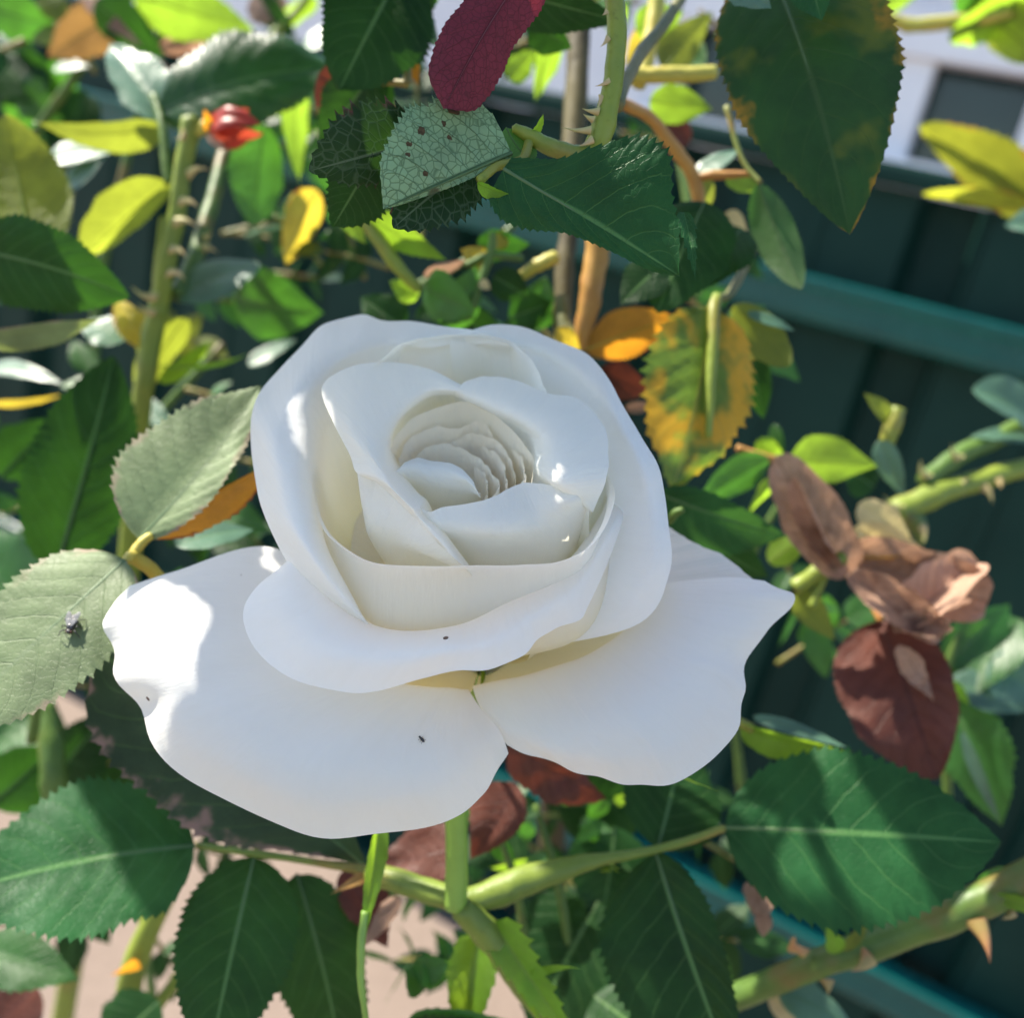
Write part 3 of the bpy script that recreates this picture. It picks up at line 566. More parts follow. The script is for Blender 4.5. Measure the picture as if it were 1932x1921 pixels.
# lower edge, behind
br = branch('dark leaves on a yellow green stem low against the ground', (250,1900,290))
tube(br, [(250,2020,300),(245,1850,290),(330,1650,280),(340,1560,276)], [26,24,18,14], ST['lime'])
tube(br, [(110,1560,300),(100,1450,295),(85,1330,300)], [22,24,20], ST['green'])
tube(br, [(420,1700,285),(370,1800,288),(250,1960,292)], [12,12,12], ST['lime'])
leaf(br, (-40,1790,262), (150,1850,258), 52, 60, 'mid', roll=-8, teeth=12)
leaf(br, (300,1890,275), (180,2010,272), 60, 70, 'dark', roll=15, teeth=14)
leaf(br, (335,1560,270), (318,1510,266), 18, 18, 'yellow', roll=10, teeth=5, midrib=False)
leaf(br, (70,1860,280), (-30,1960,276), 60, 60, 'brown', roll=10, crump=.04)
leaf(br, (262,1815,280), (205,1842,280), 16, 14, 'orange', teeth=5, midrib=False, shape=(.1,1.2))
leaf(br, (-20,1520,300), (110,1400,310), 70, 70, 'dark', roll=20); leaf(br, (60,1520,320), (220,1330,310), 60, 90, 'dark', roll=-10)
leaf(br, (160,1480,330), (330,1480,330), 70, 70, 'dark', roll=20); leaf(br, (100,1350,340), (-60,1460,330), 80, 80, 'mid', roll=40)
thorn(br, (262,1830,288), (218,1838,288), 14)

# left spray with the fly
br = branch('sage green leaf pair with a yellowish stalk beside the drooping petal', (250,1050,196))
tube(br, [(330,1130,206),(285,1075,200),(252,1052,196),(240,1056,194)], [14,13,13,10], ST['yellow'])
tube(br, [(250,1052,196),(262,1030,197),(285,1010,198)], [10,10,8], ST['yellow'], 'leaf_stalk')
K1 = leaf(br, (236,1056,193), (-130,1400,176), 140, 150, 'sage', tilt=.7, fold=6, arch=.05, bend=.03, shape=(.5,.62), **H)
leaf(br, (262,1018,198), (492,728,212), 140, 62, 'sage', tilt=.6, fold=16, arch=.03, bend=-.05, shape=(.62,.75), **H)
leaf(br, (270,1015,200), (500,880,205), 6, 52, 'orange', roll=-20, fold=10, arch=0, shape=(.8,.5), teeth=14, midrib=False)
leaf(br, (330,1030,215), (480,1000,230), 40, 40, 'pale', roll=35)
# dark upright leaf and neighbours
br = branch('narrow upright dark green leaves beside the sage leaf pair', (120,1100,275))
tube(br, [(60,1400,290),(90,1200,280),(120,1060,275)], [10,9,8], ST['green'])
leaf(br, (105,1075,262), (215,672,268), 105, 95, 'dark', roll=8, fold=10, arch=.04, shape=(.5,.5), **H)
leaf(br, (60,1180,300), (-60,990,310), 80, 90, 'mid', roll=-20); leaf(br, (20,1010,330), (210,1230,300), 60, 70, 'dark', roll=20)
leaf(br, (250,760,330), (328,805,326), 26, 32, 'pale', roll=40); leaf(br, (300,880,330), (240,1000,320), 60, 50, 'dark', roll=30)
leaf(br, (370,960,330), (510,1000,320), 50, 60, 'mid', roll=-10); leaf(br, (420,840,340), (330,960,340), 70, 60, 'dark', roll=20)
leaf(br, (470,690,340), (560,640,350), 20, 20, 'pale', roll=50)
leaf(br, (0,900,340), (100,790,350), 60, 40, 'dark', roll=10); leaf(br, (-30,760,350), (115,745,350), 14, 14, 'yellow', roll=30)
leaf(br, (-20,690,330), (120,725,320), 22, 20, 'pale', roll=40)

# thick thorny stem upper left
br = branch('thick lime green thorny stem carrying a red bud below glossy leaves', (270,740,300))
tube(br, [(60,2300,520),(215,1300,345),(262,800,305),(285,650,300),(306,540,297),(330,420,293),(345,320,291),(362,225,290)], [20,20,19,20,18,17,16,20], ST['lime'], wob=.07)
tube(br, [(318,345,293),(312,290,294),(305,230,296),(290,180,300)], [9,9,8,8], ST['green'], 'leaf_stalk')
tube(br, [(335,560,300),(370,480,310),(400,380,320),(425,285,330)], [16,15,14,13], ST['green'], 'side_stem')
tube(br, [(300,600,297),(300,500,297),(310,410,296)], [11,10,8], ST['lime'], 'side_stem')
for b, t in (((355,330,290),(395,320,287)), ((340,380,290),(375,392,288)), ((330,420,290),(372,427,288)), ((322,470,292),(352,486,290)), ((318,515,294),(350,530,290)), ((296,560,294),(248,540,290)), ((292,590,295),(262,572,292)), ((378,470,310),(412,478,308)), ((385,455,312),(402,440,310)), ((350,250,288),(330,262,285))):
    thorn(br, b, t, 11, 'pthorn')
leaf(br, (300,212,298), (642,128,300), 105, 92, 'gloss', tilt=.5, fold=16, arch=.08, curl=.35, bend=.02, wave=.06, shape=(.6,.6), **H)
leaf(br, (410,205,302), (605,140,303), 14, 44, 'lime', roll=-25, fold=10, shape=(.7,.5), midrib=False, teeth=14)
leaf(br, (305,236,298), (62,228,305), 30, 58, 'olive', roll=160, fold=10, arch=-.06, bend=-.04, **H)
leaf(br, (318,345,294), (158,488,300), 62, 52, 'olive', roll=165, fold=25, arch=.03, shape=(.6,.45), **H)
leaf(br, (320,240,302), (205,85,315), 55, 60, 'pale', roll=38, fold=25, arch=.08, wave=.06)
leaf(br, (500,235,330), (480,425,326), 58, 52, 'mid', roll=160, fold=10, shape=(.6,.5))
leaf(br, (565,120,330), (565,345,330), 34, 40, 'lime', roll=150, fold=12)
leaf(br, (600,360,335), (540,500,330), 48, 55, 'yellow', roll=160, fold=14, wave=.05)
leaf(br, (330,560,300), (492,498,306), 48, 58, 'pale', roll=28, fold=8, shape=(.5,.5))
leaf(br, (440,560,330), (610,590,320), 75, 72, 'mid', roll=20, fold=8)
leaf(br, (300,690,300), (478,665,296), 24, 20, 'lime', roll=45, fold=20); leaf(br, (240,640,306), (150,610,306), 48, 42, 'pale', roll=36)
leaf(br, (280,660,300), (220,560,308), 40, 30, 'yellow', roll=30, wave=.06); leaf(br, (300,720,305), (400,640,310), 34, 30, 'lime', roll=30)
leaf(br, (350,600,312), (260,760,318), 60, 50, 'olive', roll=150)
# red bud
bud = branch('small red orange bud opening at the top of the thorny stem', (392,232,288), 'rose bud', 'rose_bud')
for k, (b, t, wd) in enumerate((((396,240,288),(490,235,284),30), ((398,225,288),(496,252,286),24), ((398,240,287),(470,262,283),24), ((400,228,290),(470,205,288),22))):
    leaf(bud, b, t, wd, wd, 'bud', roll=(-40, 30, 60, 10)[k], fold=30, arch=.25, curl=.5, teeth=6, amp=.0, shape=(.4,.5), midrib=False, name='petal')
leaf(bud, (392,244,288), (425,285,284), 14, 12, 'dry', roll=20, teeth=4, midrib=False, name='sepal'); leaf(bud, (395,250,288), (385,205,284), 10, 12, 'orange', roll=20, teeth=4, midrib=False, name='sepal')
tube(bud, [(372,250,290),(386,240,289),(402,236,288)], [10,12,14], ST['yellow'], 'stalk')

# big leaves at far left
br = branch('olive and charcoal leaves crowding in beside the thorny stem', (-40,500,255))
leaf(br, (60,480,262), (10,215,268), 90, 95, 'olive', roll=165, fold=8, shape=(.55,.5), **H)
leaf(br, (-60,470,235), (245,560,240), 78, 90, 'dark', roll=14, fold=6, bend=.05, shape=(.5,.6), **H)
leaf(br, (-40,640,236), (190,600,244), 26, 40, 'sage', roll=40, fold=10)
tube(br, [(-80,600,240),(-20,500,250),(40,465,258)], [12,11,8], ST['stalk'], 'leaf_stalk')
leaf(br, (90,300,330), (210,290,330), 40, 30, 'pale', roll=30); leaf(br, (120,360,330), (205,290,330), 30, 30, 'pale', roll=20)

# upper left background
br = branch('blurred mixed green and tan leaves filling the corner above the thorny stem', (160,60,420))
for b, t, w1, w2, m, r in (((-20,10,420),(110,50,420),50,50,'mid',20), ((220,25,400),(90,105,410),45,45,'tan',0), ((250,-10,380),(480,55,390),55,50,'lime',160),
    ((180,0,380),(310,110,390),50,40,'dark',20), ((150,-20,390),(270,90,380),18,18,'dry',10), ((0,60,430),(40,95,430),16,16,'pale',20), ((100,130,430),(190,120,430),16,16,'pale',30),
    ((-20,120,450),(120,170,450),70,60,'dark',10), ((20,230,460),(150,110,460),60,60,'mid',20), ((290,110,390),(310,210,380),22,22,'dry',10), ((640,50,420),(560,110,420),30,34,'pale',30),
    ((480,-10,430),(560,70,430),30,30,'dark',20), ((300,90,400),(420,45,400),22,30,'dry',40), ((70,190,440),(-30,90,440),60,60,'dark',30), ((600,0,450),(520,60,450),30,30,'lime',150), ((160,170,450),(110,330,450),50,50,'dark',20),
    ((420,120,460),(560,240,460),70,70,'dark',20), ((520,40,430),(480,-20,430),40,40,'dry',10), ((30,160,440),(120,230,440),40,40,'mid',20)):
    leaf(br, b, t, w1, w2, m, roll=r, fold=10, coarse=True, teeth=12, nc=5)
tube(br, [(60,260,440),(170,100,430),(260,-30,420)], [9,9,8], ST['green']); tube(br, [(500,80,430),(560,20,430),(600,-40,430)], [9,8,8], ST['lime'])

# top cluster, in focus
br = branch('thorny bright green stem with a curled grey green leaf above the bloom', (1060,290,172))
tube(br, [(1152,-60,176),(1164,60,173),(1158,140,171),(1148,200,170),(1130,262,170),(1108,330,174),(1080,420,182)], [17,18,19,20,23,22,18], ST['lime'], wob=.04)
tube(br, [(1110,290,171),(1060,285,167),(1010,262,164),(970,240,163)], [15,17,15,9], ST['lime'], 'leaf_stalk')
tube(br, [(1000,262,164),(985,300,161),(935,315,160),(905,340,158)], [9,9,9,9], ST['lime'], 'leaf_stalk')
for b, t, wd in (((1145,20,172),(1136,28,171),6), ((1148,70,171),(1132,88,170),7), ((1150,152,169),(1122,162,168),7), ((1130,210,168),(1098,204,167),9), ((1115,245,168),(1062,240,167),9), ((1118,262,168),(1092,275,167),9), ((1120,225,168),(1100,214,167),8), ((1135,180,169),(1127,205,168),7)):
    thorn(br, b, t, wd, 'pthorn', .05)
A1 = leaf(br, (965,288,161), (723,394,154), 145, 14, 'grey', roll=178, fold=-3, arch=-.03, curl=-.22, amp=.05, prof=([.55,.95,1.02,1.02,1.,.92,.75,.5,0],[.6,1,1,1,.9,.8,.6,.4,0]), **H)
leaf(br, (800,262,163), (583,322,158), 55, 92, 'net', roll=-6, fold=4, arch=.05, shape=(.55,.55), amp=.14, teeth=14, nc=7)
leaf(br, (905,300,165), (742,430,158), 70, 74, 'net', roll=14, fold=4, arch=.06, shape=(.5,.5), amp=.13, teeth=14, nc=7)
leaf(br, (700,305,172), (628,428,178), 70, 50, 'dark', roll=0, fold=8, shape=(.4,.6), amp=.1, teeth=12)
leaf(br, (955,240,163), (1010,300,160), 34, 40, 'mid', roll=150, fold=20, arch=.2, wave=.06, teeth=12)
leaf(br, (1000,260,165), (1025,215,163), 22, 16, 'lime', roll=40, fold=20, teeth=6, midrib=False, name='stipule')
leaf(br, (950,318,158), (1282,520,151), 176, 86, 'hero', tilt=.25, fold=8, arch=.03, amp=.05, teeth=26, nc=8, prof=([.15,.28,.42,.72,.98,1.02,.92,.62,.35,0],[.75,1.,.95,.75,.52,.40,.34,.3,.2,0]))
leaf(br, (1290,400,155), (1312,528,150), 16, 24, 'hero', roll=-20, fold=30, amp=.25, teeth=7, shape=(.3,.9), midrib=False)
leaf(br, (900,345,158), (960,365,157), 16, 20, 'lime', roll=20, fold=30, teeth=5, midrib=False, name='stipule')
# burgundy leaf
br = branch('burgundy red leaf hanging point down above the curled leaf', (985,-90,156), 'leaf', 'red_leaf')
leaf(br, (1022,-95,156), (838,205,152), 66, 66, 'red', roll=176, fold=8, arch=-.04, bend=.03, curl=-.2, amp=.03, prof=([.5,.95,1,1,1,1,.97,.93,.8,0],[.5,.95,1,1,1,1,1,.98,.85,0]), teeth=26, nc=8, name='blade')
tube(br, [(1060,-170,160),(1040,-130,158),(1022,-93,156)], [6,6,6], ST['stalk'], 'leaf_stalk')
# dark leaves hanging from the top
br = branch('broad dark green leaves hanging behind the burgundy leaf', (760,-40,215))
leaf(br, (760,-60,215), (640,170,212), 110, 95, 'dark', roll=10, fold=6, shape=(.5,.5), **H)
leaf(br, (690,30,222), (850,-50,222), 60, 60, 'dark', roll=20)
leaf(br, (900,-40,215), (1180,40,205), 50, 60, 'dark', roll=15, fold=8, **H)
leaf(br, (1000,40,235), (1080,90,235), 30, 40, 'dark', roll=15)
leaf(br, (760,30,232), (790,160,230), 22, 34, 'orange', roll=20, wave=.06); leaf(br, (770,-10,225), (830,90,228), 20, 26, 'pale', roll=30)
leaf(br, (600,140,240), (760,240,250), 70, 70, 'brown', roll=10); leaf(br, (720,120,228), (600,290,240), 80, 60, 'dark', roll=20)
tube(br, [(636,140,226),(690,150,222),(770,158,218)], [6,6,7], ST['stalk'], 'leaf_stalk')
tube(br, [(770,158,218),(765,60,215),(760,-80,215)], [8,8,8], ST['old'], 'stem')

# woody cane behind
br = branch('brown woody cane with an orange dry stub rising behind the bloom', (1075,700,260))
tube(br, [(1000,2300,520),(1060,1300,330),(1090,800,265),(1075,660,260),(1062,590,262),(1066,500,265),(1074,420,268),(1082,250,275),(1092,60,285),(1098,-60,290)], [26,25,24,22,19,18,18,21,22,22], ST['bark'])
tube(br, [(1098,760,256),(1085,660,255),(1062,610,256),(1060,560,258)], [16,18,17,12], ST['old'], 'side_stem')
tube(br, [(1090,670,255),(1108,590,253),(1120,520,252),(1130,440,252)], [10,20,22,24], ST['tan'], 'dry_stub')
tube(br, [(985,520,258),(1020,497,256),(1050,485,256)], [10,13,13], ST['yellow'], 'side_stem')
leaf(br, (1105,660,255), (1272,600,250), 52, 48, 'orange', roll=165, fold=20, arch=.05, wave=.06, shape=(.6,.5))
leaf(br, (1130,700,262), (1225,740,262), 40, 44, 'brown', roll=20); leaf(br, (1180,770,270), (1240,765,270), 12, 12, 'dry', roll=0)
leaf(br, (1050,620,250), (1095,660,252), 20, 20, 'yellow', roll=0, teeth=6)
# shoots between top cluster and bloom
br = branch('small lime shoots and leaflets between the curled leaf and the bloom', (800,590,250))
tube(br, [(670,392,240),(720,460,240),(760,515,242),(790,545,245)], [10,14,12,9], ST['lime'])
tube(br, [(880,600,250),(925,480,250),(930,440,250)], [8,8,7], ST['green'], 'side_stem'); tube(br, [(880,500,252),(925,482,250),(985,487,250)], [7,7,7], ST['green'], 'side_stem')
for b, t, w1, w2, m, r in (((680,395,238),(842,490,242),40,36,'lime',20), ((640,380,240),(690,460,242),24,22,'lime',150), ((790,560,248),(735,530,246),26,24,'lime',30), ((800,540,248),(900,590,240),50,48,'mid',20),
    ((840,620,252),(900,500,248),44,42,'mid',20), ((930,520,250),(1000,560,252),34,34,'dark',10), ((880,560,252),(780,600,252),40,40,'dark',20), ((960,600,255),(1040,570,258),40,40,'dark',15), ((900,460,256),(1000,460,256),30,30,'dark',20),
    ((920,500,252),(870,470,252),20,24,'yellow',20), ((800,520,250),(880,490,250),14,14,'dry',20), ((905,530,246),(925,545,246),10,10,'cream',0), ((940,470,254),(950,430,254),16,16,'yellow',0), ((760,620,262),(680,560,262),46,46,'dark',15),
    ((1000,620,262),(1030,520,262),40,40,'mid',10), ((940,640,262),(1010,640,262),40,40,'dark',0), ((840,590,258),(960,640,258),40,40,'dark',10)):
    leaf(br, b, t, w1, w2, m, roll=r, fold=12, teeth=12, nc=5)

# right of the top: stems and leaves
br = branch('bronze green stem with backlit leaves behind the large spotted leaf', (1180,165,215))
tube(br, [(1165,200,190),(1182,150,200),(1215,92,212),(1260,35,225),(1300,-30,235)], [12,12,12,11,10], ST['old'])
tube(br, [(1172,192,230),(1230,225,240),(1280,290,245),(1313,345,248),(1320,420,250)], [11,11,12,13,9], ST['tan'], 'side_stem')
tube(br, [(1190,140,262),(1260,141,262),(1350,136,262)], [14,15,13], ST['yellow'], 'side_stem')
tube(br, [(1240,-10,270),(1225,90,268),(1205,160,266)], [16,15,15], ST['yellow'], 'side_stem')
tube(br, [(1310,335,248),(1350,330,246),(1420,328,244)], [6,9,5], ST['tan'], 'leaf_stalk')
for b, t, w1, w2, m, r in (((1060,60,290),(1010,190,290),36,38,'lime',155), ((960,150,290),(1010,90,290),26,26,'lime',150), ((1225,190,280),(1345,205,280),36,36,'lime',155), ((1200,60,290),(1290,20,290),40,40,'lime',150),
    ((1250,130,285),(1345,20,290),36,40,'olive',150), ((1310,335,250),(1400,280,252),24,26,'pale',35), ((1340,335,250),(1330,425,252),22,22,'olive',150), ((1370,335,250),(1440,360,252),16,20,'lime',150), ((1180,10,300),(1150,90,300),26,26,'lime',150),
    ((1370,400,262),(1410,440,262),18,18,'cream',10), ((1300,270,300),(1220,210,300),30,30,'brown',20), ((1290,120,300),(1330,80,300),30,30,'mid',150), ((1230,40,310),(1180,130,310),30,36,'yellow',150), ((1130,40,310),(1190,0,310),40,40,'mid',150)):
    leaf(br, b, t, w1, w2, m, roll=r, fold=12, teeth=12, nc=5)
# large spotted leaf
br = branch('large dark leaf with yellow brown blotched edge hanging from the top', (1440,-60,196))
leaf(br, (1450,-70,196), (1603,442,184), 165, 150, 'spot', roll=-6, fold=9, arch=.03, bend=.02, shape=(.45,.62), amp=.03, teeth=30, nc=8)
leaf(br, (1380,-50,184), (1455,16,180), 30, 40, 'pale', roll=30, fold=10); leaf(br, (1520,-80,184), (1550,38,180), 55, 50, 'hero', roll=10, amp=.1)
leaf(br, (1430,345,236), (1512,545,232), 50, 46, 'mid', roll=170, fold=30, shape=(.6,.5)); leaf(br, (1330,380,225), (1240,590,222), 90, 78, 'dark', roll=14, fold=8, arch=.05, shape=(.5,.5), **H)
leaf(br, (1400,430,232), (1300,560,226), 60, 50, 'dark', roll=20)
leaf(br, (1250,500,224), (1170,575,222), 46, 46, 'dark', roll=20)
tube(br, [(1455,-70,197),(1420,-120,200),(1380,-190,205)], [7,8,9], ST['stalk'], 'leaf_stalk'); tube(br, [(1435,345,236),(1400,300,238),(1370,200,240)], [5,5,6], ST['stalk'], 'leaf_stalk')
# turning leaf
br = branch('half green half yellow leaf with a pale midrib beside the bloom', (1345,585,235))
leaf(br, (1345,582,236), (1268,925,232), 110, 120, 'turn', roll=0, fold=12, arch=.05, wave=.05, shape=(.45,.5), amp=.08, teeth=16, nc=7)
tube(br, [(1352,560,238),(1347,588,235),(1342,700,231),(1336,824,229)], [10,12,11,7], ST['lime'], 'midrib')
leaf(br, (1385,575,245), (1490,690,245), 40, 42, 'olive', roll=160, fold=10, shape=(.6,.4)); leaf(br, (1410,590,243), (1500,625,243), 12, 14, 'pale', roll=20)
leaf(br, (1420,660,255), (1440,790,260), 30, 36, 'dark', roll=10); tube(br, [(1352,562,238),(1380,550,243),(1420,470,260)], [8,8,8], ST['old'], 'stem')
# right mid leaves
br = branch('dark glossy leaf and lime leaflets between bloom and dried petals', (1400,850,270))
tube(br, [(1390,845,268),(1440,862,268),(1480,870,270)], [7,8,8], ST['tan'])
for b, t, w1, w2, m, r in (((1450,865,266),(1310,955,262),36,34,'mid',160), ((1470,900,268),(1410,975,266),26,26,'lime',150), ((1490,868,272),(1655,880,276),44,52,'lime',160), ((1430,830,272),(1480,870,272),26,26,'lime',20), ((1460,800,276),(1480,860,276),14,16,'mid',30),
    ((1240,930,232),(1482,1010,240),40,95,'hero',20), ((1450,1060,262),(1530,1010,262),26,30,'lime',150), ((1500,1120,258),(1575,1208,258),26,34,'olive',160), ((1660,830,280),(1705,935,282),24,26,'pale',25), ((1650,920,290),(1590,880,290),40,40,'dark',20), ((1300,1000,250),(1450,1090,254),50,50,'dark',20)):
    leaf(br, b, t, w1, w2, m, roll=r, fold=12, teeth=14, nc=6)
tube(br, [(1695,770,280),(1682,810,280),(1668,850,282)], [14,16,12], ST['lime'], 'side_stem'); leaf(br, (1680,800,280), (1630,742,280), 14, 22, 'olive', roll=30, fold=30, teeth=6)
tube(br, [(1262,985,214),(1275,968,212),(1288,962,211)], [7,8,6], ST['green'], 'side_stem')
tube(br, [(1500,1110,258),(1550,1075,256),(1592,1050,256)], [16,16,12], ST['lime'], 'side_stem'); tube(br, [(1530,1145,256),(1545,1110,256),(1560,1080,256)], [9,8,8], ST['lime'], 'side_stem')
# withered bloom
wb = branch('withered tan rose with crumpled papery petals beside the white bloom', (1620,1060,262), 'withered rose', 'withered_rose')
def wilt(parent, c, rx, ry, ang, seed, cup=.35, ridge=.16, tilt=(0, 0), mat='dry', name='petal'):
    """papery shrivelled petal: irregular outline, cupped and folded into ridges"""
    r = np.random.default_rng(seed); n = 44
    A, R_ = np.meshgrid(np.linspace(0, 2*math.pi, 72, endpoint=False), np.linspace(0, 1, n))
    ph = r.random(12)*6.28
    out = 1+.13*np.sin(2*A+ph[0])+.09*np.sin(3*A+ph[1])+.06*np.sin(7*A+ph[2])+.035*np.sin(13*A+ph[3])
    x = R_*np.cos(A)*out; y = R_*np.sin(A)*out
    z = cup*(x**2*.6+y**2*1.3)*np.sign(r.normal()+1.2)
    for k in range(4):
        a = r.random()*3.14; fq = 1.6+1.1*k; q = x*math.cos(a)+y*math.sin(a)+.25*np.sin(3*x+ph[k])
        z = z+ridge/(1+.75*k)*(1-2*np.abs(np.sin(fq*q+ph[k+4])))*(.3+.7*R_)
    z = z+ridge*.8*np.sin(5*A+ph[10])*R_**2.5
    x = x+.10*np.sin(4*y+ph[5])*R_+.08*z; y = y+.10*np.sin(5*x+ph[6])*R_
    d = c[2]*.001/F; Cw = P(*c); n_ = nrm(CAMP-Cw); ex = nrm(RC[:, 0]-(RC[:, 0]@n_)*n_); ey = np.cross(n_, ex)
    n2 = nrm(n_+ex*tilt[0]+ey*tilt[1]); ex = nrm(ex-(ex@n2)*n2); ey = np.cross(n2, ex)
    ca, sa = math.cos(math.radians(ang)), math.sin(math.radians(ang)); e1 = ex*ca+ey*sa; e2 = ey*ca-ex*sa
    m = max(rx, ry)
    V = np.stack([x*rx*d, y*ry*d, z*m*d], -1)
    Mx = np.eye(4); Mx[:3,:3] = np.stack([e1, e2, n2], 1); Mx[:3,3] = Cw
    return link(name, grid_mesh(name, V, np.stack([(x+1)/2, (y+1)/2], -1), closed=True), parent, LM[mat], Matrix(Mx.tolist()))
DRYP = dict(name='petal', midrib=False, teeth=12, amp=.012, nc=10)
leaf(wb, (1608,1078,258), (1462,862,252), 70, 52, 'dry', roll=14, fold=22, arch=.05, curl=-.30, wave=.07, crump=.018, bend=.03, shape=(.35,.1), **DRYP)
leaf(wb, (1590,1070,254), (1500,895,248), 26, 46, 'dry', roll=-38, fold=26, arch=.06, curl=-.5, wave=.08, crump=.02, shape=(.35,.2), **DRYP)
leaf(wb, (1592,1052,262), (1862,1135,254), 66, 86, 'dry', tilt=.35, fold=30, arch=-.05, curl=-.25, wave=.10, crump=.022, shape=(.3,.02), **DRYP)
leaf(wb, (1690,1195,250), (1845,1062,256), 50, 60, 'dry', roll=-20, fold=30, arch=.05, curl=-.4, wave=.08, crump=.02, shape=(.35,.1), **DRYP)
leaf(wb, (1600,1085,252), (1775,1208,246), 44, 34, 'dry', tilt=.2, fold=25, arch=.08, curl=-.4, wave=.08, crump=.02, shape=(.35,.1), **DRYP)
wilt(wb, (1742,1186,246), 46, 26, -10, 17, cup=.7, ridge=.07, tilt=(0,.3))
leaf(wb, (1605,1000,266), (1750,1050,266), 40, 36, 'cream', roll=10, fold=25, crump=.03, teeth=8, amp=.01, name='petal', midrib=False)
leaf(wb, (1604,1050,262), (1745,1045,260), 22, 18, 'yellow', roll=30, fold=25, teeth=8, amp=.01, name='petal', midrib=False)
leaf(wb, (1620,950,268), (1720,1020,266), 34, 40, 'cream', roll=0, fold=25, teeth=8, amp=.01, name='petal', midrib=False)
tube(wb, [(1690,990,275),(1660,1030,268),(1625,1060,263)], [12,11,10], ST['lime'], 'stalk')
br = branch('dark red brown dead leaf hanging below the withered rose', (1690,1180,262), 'dead leaf', 'dead_leaf')
leaf(br, (1660,1170,264), (1768,1472,250), 88, 132, 'brown', roll=-8, fold=16, arch=.07, wave=.06, shape=(.45,.5), crump=.016, amp=.02, teeth=20, nc=7, name='blade')
leaf(br, (1698,1215,252), (1762,1325,246), 20, 24, 'dry', crump=.1, teeth=8, amp=.02, midrib=False, name='curled_edge')
tube(br, [(1640,1130,268),(1650,1150,266),(1661,1172,264)], [6,6,6], ST['tan'], 'leaf_stalk')

# right cane
br = branch('yellow green thorny cane reaching in past the withered rose', (1932,880,330))
tube(br, [(2010,868,330),(1930,884,326),(1840,908,322),(1760,935,318),(1690,968,316)], [17,18,20,23,26], ST['lime'], wob=.05)
tube(br, [(1742,910,318),(1800,865,322),(1880,826,328),(1960,790,332)], [16,18,18,16], ST['green'], 'side_stem')
tube(br, [(1700,965,316),(1730,990,316),(1738,1025,316)], [22,18,8], ST['green'], 'side_stem')
for b, t in (((1810,865,318),(1795,838,316)), ((1750,900,316),(1738,868,314)), ((1810,925,318),(1830,902,316)), ((1880,905,320),(1888,922,318)), ((1700,960,313),(1668,935,311)), ((1850,915,320),(1872,950,318)), ((1735,990,314),(1740,1028,312))):
    thorn(br, b, t, 12, 'pthorn')
leaf(br, (1960,800,326), (1835,735,322), 46, 60, 'pale', roll=26, fold=20, shape=(.6,.4)); leaf(br, (1950,830,326), (1828,825,324), 24, 26, 'pale', roll=40)
leaf(br, (2000,440,330), (1895,425,330), 40, 60, 'pale', roll=30)
# right lower leaves
br = branch('blue green backlit leaf cluster beside the dead brown leaf', (1800,1200,300))
tube(br, [(1790,1560,310),(1785,1400,305),(1790,1250,300),(1830,1130,300)], [9,9,9,8], ST['green'])
for b, t, w1, w2, m, r in (((1785,1250,300),(1905,1140,300),50,60,'mid',20), ((1790,1290,296),(1960,1340,292),46,44,'pale',30), ((1930,1170,300),(1800,1330,296),55,70,'mid',20), ((1870,1240,296),(1980,1330,292),50,60,'pale',35), ((1800,1320,298),(1890,1560,290),75,60,'mid',10), ((1815,1380,286),(1888,1555,284),10,14,'pale',30), ((1800,1285,292),(1830,1330,290),10,14,'lime',20)):
    leaf(br, b, t, w1, w2, m, roll=r, fold=14, teeth=14, nc=6)
# bud by right petal
br = branch('slim yellow green bud sheath beside the hanging petal', (1398,1370,232), 'rose bud', 'bud_sheath')
leaf(br, (1396,1368,234), (1608,1418,226), 26, 44, 'lime', roll=10, fold=35, teeth=10, amp=.03, shape=(.4,.6), name='sepal', midrib=False)
leaf(br, (1420,1352,232), (1600,1412,226), 14, 16, 'pale', roll=25, fold=10, teeth=10, amp=.02, name='sepal', midrib=False)
tube(br, [(1340,1340,240),(1380,1358,236),(1420,1375,232)], [10,10,9], ST['lime'], 'stalk')
# thorny cane lower right
br = branch('thick green cane with big amber thorns crossing below the smooth leaf', (1932,1660,228))
tube(br, [(2010,1615,226),(1932,1662,228),(1800,1722,232),(1643,1784,238),(1540,1820,242),(1440,1862,250),(1320,1920,262),(1180,2060,285)], [34,34,32,29,27,25,24,24], ST['green'], wob=.03)
for b, t, wd in (((1838,1735,228),(1868,1818,224),24), ((1640,1805,234),(1606,1834,230),20), ((1500,1795,240),(1500,1768,238),16), ((1560,1850,240),(1562,1878,238),14), ((1910,1720,228),(1888,1735,225),12), ((1520,1800,240),(1492,1770,238),12)):
    thorn(br, b, t, wd, 'thorn', .08)
leaf(br, (1580,1800,236), (1560,1748,234), 16, 20, 'lime', teeth=5, midrib=False, name='bud_scale'); leaf(br, (1590,1795,236), (1640,1735,234), 14, 14, 'olive', teeth=5, midrib=False, name='bud_scale')
leaf(br, (1880,1690,226), (1990,1720,222), 16, 18, 'lime', teeth=6, midrib=False, name='bud_scale')
leaf(br, (1470,1870,250), (1610,1935,246), 36, 40, 'pale', roll=25, wave=.06); leaf(br, (1450,1880,252), (1560,1935,252), 24, 30, 'cream', roll=10)
leaf(br, (1870,1640,238), (1900,1720,238), 40, 44, 'mid', roll=160)
